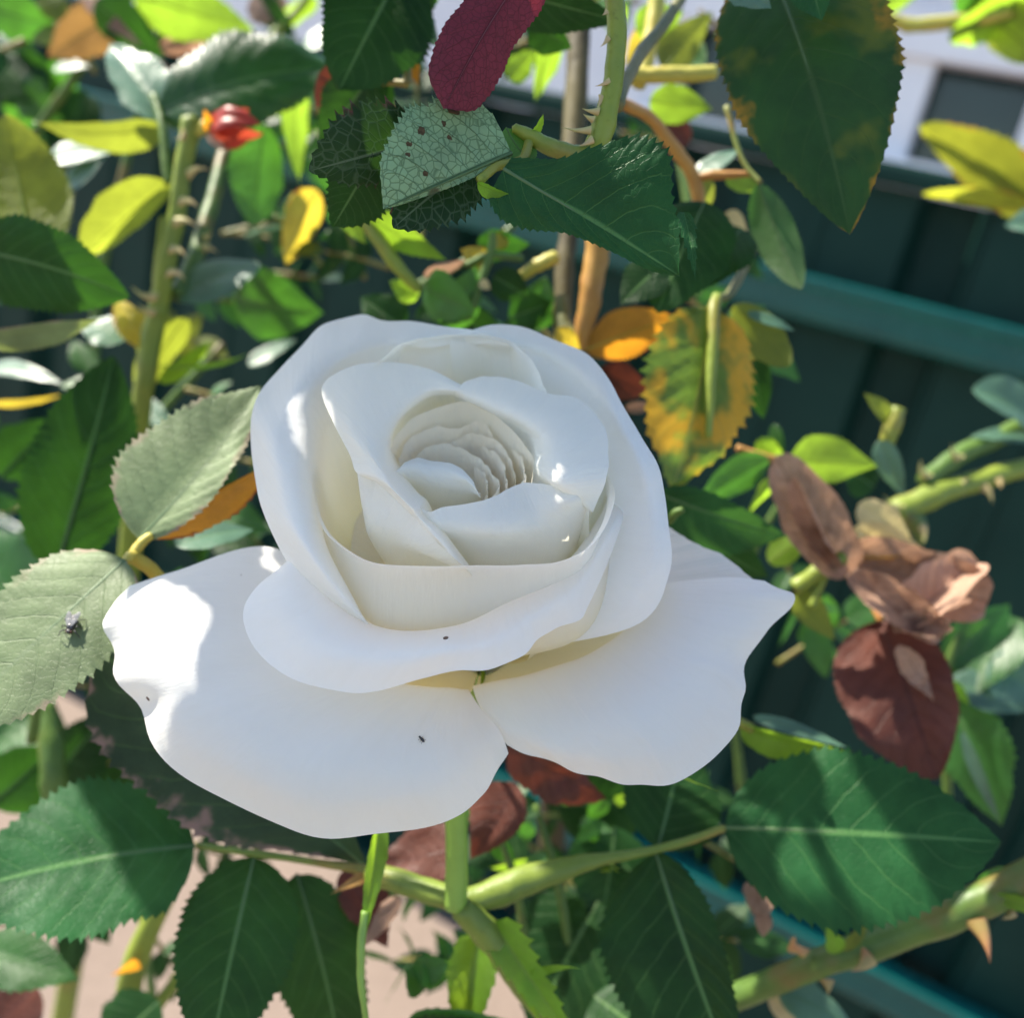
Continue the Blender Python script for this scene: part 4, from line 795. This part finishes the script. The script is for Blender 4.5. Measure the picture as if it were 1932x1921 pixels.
# fallen petal bits
br = branch('small tan dried petal caught between leaf and cane', (1430,1700,236), 'dried petal', 'dried_petal')
leaf(br, (1425,1660,238), (1440,1735,234), 32, 28, 'dry', crump=.06, teeth=8, amp=.01, midrib=False, name='blade', shape=(.3,.3)); leaf(br, (1440,1720,236), (1440,1770,234), 18, 16, 'dry', crump=.05, teeth=6, midrib=False, name='blade')
# upper right
br = branch('yellow green leaves in front of the white window', (1932,100,400))
tube(br, [(1633,25,395),(1690,40,396),(1740,47,396),(1866,29,396),(1960,0,396)], [10,12,13,14,12], ST['yellow'])
for b, t, w1, w2, m, r in (((1990,430,395),(1735,235,390),70,56,'yellow2',165), ((1960,400,392),(1740,365,388),26,24,'yellow2',160), ((1990,20,395),(1790,70,395),70,70,'lime',160), ((1960,110,398),(1800,-10,400),60,60,'olive',155), ((1640,20,395),(1740,-20,395),20,24,'lime',150), ((1900,-30,395),(1800,10,395),40,40,'mid',150)):
    leaf(br, b, t, w1, w2, m, roll=r, fold=16, teeth=16, nc=6, shape=(.5,.5))

# ------------------------------------------------------------------ deeper foliage: compound leaves of five or seven leaflets on stems
def spray(parent, b, ang, ln, mats, pairs=2, seed=0):
    """compound leaf: base (u,v,depth), direction in the picture plane, rachis length px"""
    r = np.random.default_rng(seed); d = b[2]; dz = r.uniform(-.25, .25)*ln*d/F
    ca, sa = math.cos(ang), math.sin(ang)
    at = lambda t, off=0: (b[0]+ca*ln*t-sa*off+math.sin(t*2)*ln*.08*sa, b[1]-sa*ln*t-ca*off+ln*.10*t*t, d+dz*t)
    tube(parent, [b, at(.35), at(.7), at(1.)], [5,4.5,4,3], ST['stalk'], 'leaf_stalk', 6, 12)
    m = mats[r.integers(len(mats))]
    view = nrm(CAMP-P(*b)); fc = nrm(view*.55+UP*.45+SUN*(.3 if m in ('dark','mid','hero') else -.3)+r.normal(size=3)*.28)
    L = ln*r.uniform(.50, .62)
    for k in range(pairs):
        t = .40+.36*k
        for sg in (-1, 1):
            a2 = ang+sg*r.uniform(.85, 1.15); l2 = L*(.75+.15*k)*r.uniform(.9, 1.1); q = at(t)
            tp = (q[0]+math.cos(a2)*l2, q[1]-math.sin(a2)*l2+l2*.12, q[2]+r.uniform(-.3, .3)*l2*d/F)
            place_leaf(parent, P(*q), P(*tp), l2*.31*d*.001/F, l2*.31*d*.001/F, m, facing=nrm(fc+r.normal(size=3)*.25), fold=r.uniform(4, 18), arch=r.uniform(-.02, .09), teeth=13, nc=5, amp=.075, coarse=True, midrib=l2 > 70)
    q = at(1.); a2 = ang+r.uniform(-.2, .2); l2 = L*1.1; tp = (q[0]+math.cos(a2)*l2, q[1]-math.sin(a2)*l2+l2*.15, q[2]+r.uniform(-.3, .3)*l2*d/F)
    place_leaf(parent, P(*q), P(*tp), l2*.33*d*.001/F, l2*.33*d*.001/F, m, facing=fc, fold=10, arch=.05, teeth=13, nc=5, amp=.075, coarse=True, midrib=l2 > 70)
def backdrop(label, stempts, srad, regions, mats, seed):
    r = np.random.default_rng(seed); o = branch(label, stempts[0])
    tube(o, stempts, srad, ST['green'], wob=.08)
    S_ = catmull(np.array(stempts, float), 40)
    for (u0, u1, v0, v1, d0, d1, n) in regions:
        for k in range(n):
            u = u0+(u1-u0)*(k+r.random())/n; v = v0+(v1-v0)*r.random(); d = r.uniform(d0, d1)
            j = np.argmin(np.hypot(S_[:, 0]-u, S_[:, 1]-v)); ang = math.atan2(S_[j, 1]-v, u-S_[j, 0])+r.uniform(-.7, .7)
            spray(o, (u, v, d), ang, r.uniform(120, 170)*340/d, mats, pairs=2, seed=seed*100+k)
DK = ['dark','dark','dark','mid','mid','hero']
backdrop('shaded leafy branch deep behind the thorny lime stem', [(200,900,420),(180,600,410),(240,300,400),(330,-60,400)], [9,9,8,7], [(-20,560,60,330,400,470,9), (0,560,380,640,380,450,8)], DK+['lime','olive'], 31)
backdrop('shaded leafy branch deep behind the sage leaf pair', [(60,1500,400),(120,1150,390),(250,850,380),(420,650,380)], [9,9,8,7], [(0,470,690,960,360,430,8), (-20,420,1000,1180,330,400,6)], DK, 32)
backdrop('dim low branch behind the drooping petal and lower leaf', [(300,2000,380),(260,1700,370),(150,1450,360),(60,1250,360)], [9,8,8,7], [(-20,330,1280,1480,320,390,6), (90,420,1470,1640,290,350,5), (330,520,1540,1640,300,350,2), (-40,130,1680,1800,300,360,3), (230,420,1720,1850,310,350,2)], DK, 33)
backdrop('dim low branch behind the flower stalk and small shoots', [(1080,2040,360),(1100,1850,350),(1120,1650,345),(1180,1450,340)], [10,9,8,7], [(860,1290,1460,1700,300,360,7), (900,1250,1720,1900,300,350,7)], DK, 34)
backdrop('backlit leafy branch between woody cane and spotted leaf', [(1330,600,380),(1290,330,390),(1260,120,400),(1300,-60,400)], [8,8,7,7], [(1000,1340,0,120,380,440,5), (1180,1330,250,420,370,430,3)], ['mid','lime','lime','olive','dark'], 35)
backdrop('dark leafy branch just behind the top of the bloom', [(640,700,330),(760,560,325),(900,480,320),(1020,380,320)], [8,8,7,6], [(600,1010,440,600,300,350,7), (1150,1330,520,640,300,340,2), (620,900,240,400,330,380,4)], DK, 36)
backdrop('small leafy branch behind the withered rose', [(1400,1500,360),(1380,1250,350),(1420,1050,345),(1500,900,340)], [8,7,7,6], [(1290,1480,880,1080,320,350,3), (1360,1500,1120,1330,330,360,2)], ['dark','mid','mid','lime'], 37)
# ------------------------------------------------------------------ unseen leaves added overhead, shaped to shade the bloom and leave sun flecks
E1 = nrm(np.cross(SUN, UP)); E2 = np.cross(SUN, E1)
def flat(p): p = np.asarray(p); return np.stack([p@E1, p@E2], -1)
tg = []
for o in rose.children:
    if o.name.startswith('petal'):
        co = np.empty(len(o.data.vertices)*3); o.data.vertices.foreach_get('co', co); tg.append(co.reshape(-1, 3)[::9]+FB)
for u0, u1, v0, v1, d, n in ((590,1330,180,520,160,120), (780,980,0,200,154,30), (1352,1680,0,440,190,80), (330,640,1630,1921,215,60), (1210,1450,1620,1921,212,40), (1375,1880,1440,1720,212,90), (1240,1480,900,1090,236,30), (1230,1390,380,590,222,30), (590,800,0,160,214,30), (170,480,1400,1600,218,30), (180,365,1480,1740,214,50)):
    uu = u0+(u1-u0)*rng.random(n); vv = v0+(v1-v0)*rng.random(n); tg.append(np.array([P(a, b, d) for a, b in zip(uu, vv)]))
tg = np.concatenate(tg)
spots = [(Q(300,1215,15),80), (Q(250,1250,13),45), (Q(535,1050,18),28), (Q(590,790,43),30), (Q(600,850,40),22), (Q(635,860,40),20),
         (P(110,1180,186),150), (P(60,1320,180),120), (P(360,900,204),90), (P(420,820,206),50), (P(60,1560,208),120), (P(120,1700,210),120), (P(60,1700,208),120),
         (P(1690,1690,208),55), (P(1560,1715,210),40), (P(1600,1720,210),30), (P(740,300,160),30), (P(1310,760,233),130), (P(1300,860,232),80), (P(1190,640,252),60), (P(1350,680,235),60), (P(1530,960,256),60), (P(1740,1120,254),80)]
sp2 = flat(np.array([p for p, r in spots])); spr = np.array([r*.00009 for p, r in spots])
tg2 = flat(tg)
keep = np.ones(len(tg), bool)
for c, r in zip(sp2, spr): keep &= np.linalg.norm(tg2-c, axis=1) > r+.001
tg, tg2 = tg[keep], tg2[keep]; unc = np.ones(len(tg), bool)
from mathutils.bvhtree import BVHTree
SUNV = Vector(SUN.tolist())
canopy = thing('unseen_shade_branch', 'unseen leafy rose branch added overhead to shade the white bloom', 'rose branch', P(1000,-420,250))
cpos = []; tries = 0
order = rng.permutation(len(tg))
while unc.any() and tries < 2600 and len(cpos) < 260:
    tries += 1
    i = rng.choice(np.flatnonzero(unc)); p = tg[i]
    t = .02
    while t < .6 and proj(p+SUN*t)[1] > -190: t += .01
    c = p+SUN*(t+.015+.10*rng.random())+(E1*rng.normal()+E2*rng.normal())*.006
    L = rng.uniform(.026, .048)*(1 if tries < 900 else .6); wd = L*rng.uniform(.30, .38)
    n = nrm(SUN+.55*nrm(rng.normal(size=3))+.3*UP); x = nrm(np.cross(n, nrm(rng.normal(size=3))))
    b = c-x*L/2; e = c+x*L/2
    V, uv = leaf_core(L, wd, wd, seed=1000+tries, coarse=True, teeth=12, nc=5)
    y = np.cross(n, x); Wv = b+V[..., :1]*x+V[..., 1:2]*y+V[..., 2:]*n; Wf = Wv.reshape(-1, 3)
    pu = [proj(q) for q in Wf[::7]]
    if any(q[1] > -45 for q in pu): continue
    f2 = flat(Wf)
    if (np.linalg.norm(f2[:, None]-sp2[None], axis=2) < spr[None]).any(): continue
    new = np.zeros(len(tg), bool); ui = np.flatnonzero(unc); ui = ui[np.linalg.norm(tg2[ui]-flat(c), axis=1) < L*.75]
    nr, nk = Wv.shape[:2]
    tree = BVHTree.FromPolygons([Vector(q.tolist()) for q in Wf], [(i_*nk+j_, i_*nk+j_+1, (i_+1)*nk+j_+1, (i_+1)*nk+j_) for i_ in range(nr-1) for j_ in range(nk-1)])
    for k_ in ui: new[k_] = tree.ray_cast(Vector(tg[k_].tolist()), SUNV)[0] is not None
    if not new.any(): continue
    unc &= ~new
    me = grid_mesh('leaf', (V[:, ::-1]), uv[:, ::-1]); Mx = np.eye(4); Mx[:3,:3] = np.stack([x, y, n], 1); Mx[:3,3] = b
    link('leaf', me, canopy, LM[random.choice(['dark','dark','mid'])], Matrix(Mx.tolist())); cpos.append(b)
print('canopy leaves', len(cpos), 'uncovered', int(unc.sum()), 'of', len(tg), 'tries', tries)
cp = np.array(cpos); uvp = np.array([proj(p)[0] for p in cp])
for k in range(7):
    sel = cp[(uvp > np.quantile(uvp, k/7)) & (uvp <= np.quantile(uvp, (k+1)/7))]
    if len(sel) < 4: continue
    sel = sel[np.argsort(sel@SUN)]; m = np.array([sel[:len(sel)//3].mean(0), sel[len(sel)//3:2*len(sel)//3].mean(0), sel[2*len(sel)//3:].mean(0)])
    tube(canopy, [*m, m[-1]+(m[-1]-m[0])*.6+UP*.05], [.0012,.0018,.0022,.0028], ST['green'], 'stem', 8, 24, px=False)

# ------------------------------------------------------------------ small creatures and marks
from mathutils.bvhtree import BVHTree
def surf(objs, u, v):
    best = None; d = Vector((RC @ nrm([(u-CU)/F, -(v-CV)/F, -1.])).tolist())
    for o in objs:
        mw = o.matrix_basis; T = BVHTree.FromPolygons([mw @ x.co for x in o.data.vertices], [list(p.vertices) for p in o.data.polygons])
        h = T.ray_cast(Vector(CAMP.tolist()), d)
        if h[0] is not None and (best is None or h[3] < best[2]): best = (np.array(h[0]), np.array(h[1]), h[3])
    if best is None: return P(u, v, 180), -np.array(d)
    n = best[1] if best[1]@np.array(d) < 0 else -best[1]
    return best[0], n
def ball(name, parent, c, ax, r, mat, seg=14, bumpy=0., sq=0.):
    th = np.linspace(0, 2*math.pi, seg, endpoint=False); ph = np.linspace(0, math.pi, seg//2+3)
    V = np.array([[np.array([math.cos(p_)*r[0], math.sin(p_)*math.cos(t_)*r[1], math.sin(p_)*math.sin(t_)*r[2]])*(1+bumpy*math.sin(9*p_)) for t_ in th] for p_ in ph])
    W_ = V @ np.array(ax)
    return link(name, grid_mesh(name, W_, closed=True), parent, mat, Matrix.Translation(Vector(np.asarray(c).tolist())))
FLY = simple_mat('fly_black', (.012,.012,.013), (.03,.028,.03), 800, .35, .6); FLYG = simple_mat('fly_grey', (.06,.055,.06), (.14,.13,.14), 900, .5, .5)
WING = simple_mat('fly_wing', (.25,.25,.26), (.35,.35,.36), 500, .25, .6, tr=(.6, (.6,.6,.62)))
p, n = surf([K1], 138, 1183); q, _ = surf([K1], 150, 1150)
xa = nrm(q-p-((q-p)@n)*n); ya = np.cross(n, xa); A3 = [xa, ya, n]; mm = .001
fly = thing('fly', 'small dark fly standing on the sage green leaf', 'fly', p)
ball('abdomen', fly, p+n*.95*mm+xa*.95*mm, A3, (1.15*mm,.78*mm,.72*mm), FLYG, bumpy=.03)
ball('thorax', fly, p+n*1.0*mm-xa*.55*mm, A3, (.85*mm,.75*mm,.75*mm), FLY)
hd = ball('head', fly, p+n*.95*mm-xa*1.55*mm, A3, (.45*mm,.62*mm,.55*mm), FLY)
for sg in (-1, 1):
    ball('eye', hd, p+n*1.05*mm-xa*1.65*mm+ya*sg*.36*mm, A3, (.3*mm,.26*mm,.36*mm), simple_mat('fly_eye', (.09,.02,.012), (.06,.02,.012), 900, .25))
    ball('wing', fly, p+n*1.65*mm+xa*.75*mm+ya*sg*.55*mm, [nrm(xa+ya*sg*.28), nrm(ya-xa*sg*.28), n], (1.7*mm,.55*mm,.03*mm), WING)
    for j, (fx, rx) in enumerate(((-.9,-2.0), (-.5,-.4), (-.2,1.5))):
        a = p+n*.75*mm+xa*fx*mm+ya*sg*.45*mm; kn = p+n*1.35*mm+xa*(fx+rx)*.6*mm+ya*sg*1.35*mm; ft = p+n*.05*mm+xa*rx*1.15*mm+ya*sg*2.0*mm
        tube(fly, [a, kn, kn*.4+ft*.6, ft], [.14*mm,.11*mm,.08*mm,.05*mm], FLY, 'leg', 6, 14, px=False)
PET = [o for o in rose.children if o.name.startswith('petal')]
SPOT = simple_mat('petal_brown_spot', (.20,.13,.10), (.12,.08,.06), 900, .7, .2)
for u, v, r in ((841,1204,.55), (279,1319,.5), (549,676,.22), (455,1085,.12)):
    p, n = surf(PET, u, v); a = nrm(np.cross(n, UP)); ball('brown_spot', rose, p, [a, np.cross(n, a), n], (r*mm, r*.8*mm, .06*mm), SPOT)
HOLE = simple_mat('leaf_brown_patch', (.085,.06,.03), (.045,.035,.02), 1200, .8, .1)
for u, v, r1, r2 in ((795,247,.62,.75), (836,233,.5,.5), (849,259,.55,.5), (772,271,.55,.4), (769,291,.5,.4), (803,327,.5,.42), (858,207,1.6,.8)):
    p, n = surf([A1], u, v); a = nrm(np.cross(n, UP)); o = ball('brown_patch', A1, p, [a, np.cross(n, a), n], (r1*mm, r2*mm, .05*mm), HOLE, 10, .12)
p, n = surf(PET, 796, 1397); a = nrm(RC@np.array([.5,-.8,0])); a = nrm(a-(a@n)*n)
bug = thing('tiny_insect', 'tiny black insect on the drooping front petal', 'insect', p)
ball('body', bug, p+n*.2*mm, [a, np.cross(n, a), n], (.55*mm,.24*mm,.22*mm), FLY); ball('head', bug, p+n*.2*mm-a*.6*mm, [a, np.cross(n, a), n], (.2*mm,.18*mm,.17*mm), FLY)
for sg in (-1, 1):
    for fx in (-.3, 0, .3): b_ = np.cross(n, a); tube(bug, [p+n*.2*mm+a*fx*mm, p+n*.28*mm+a*fx*mm+b_*sg*.3*mm, p+a*fx*1.4*mm+b_*sg*.5*mm], [.03*mm]*3, FLY, 'leg', 5, 8, px=False)
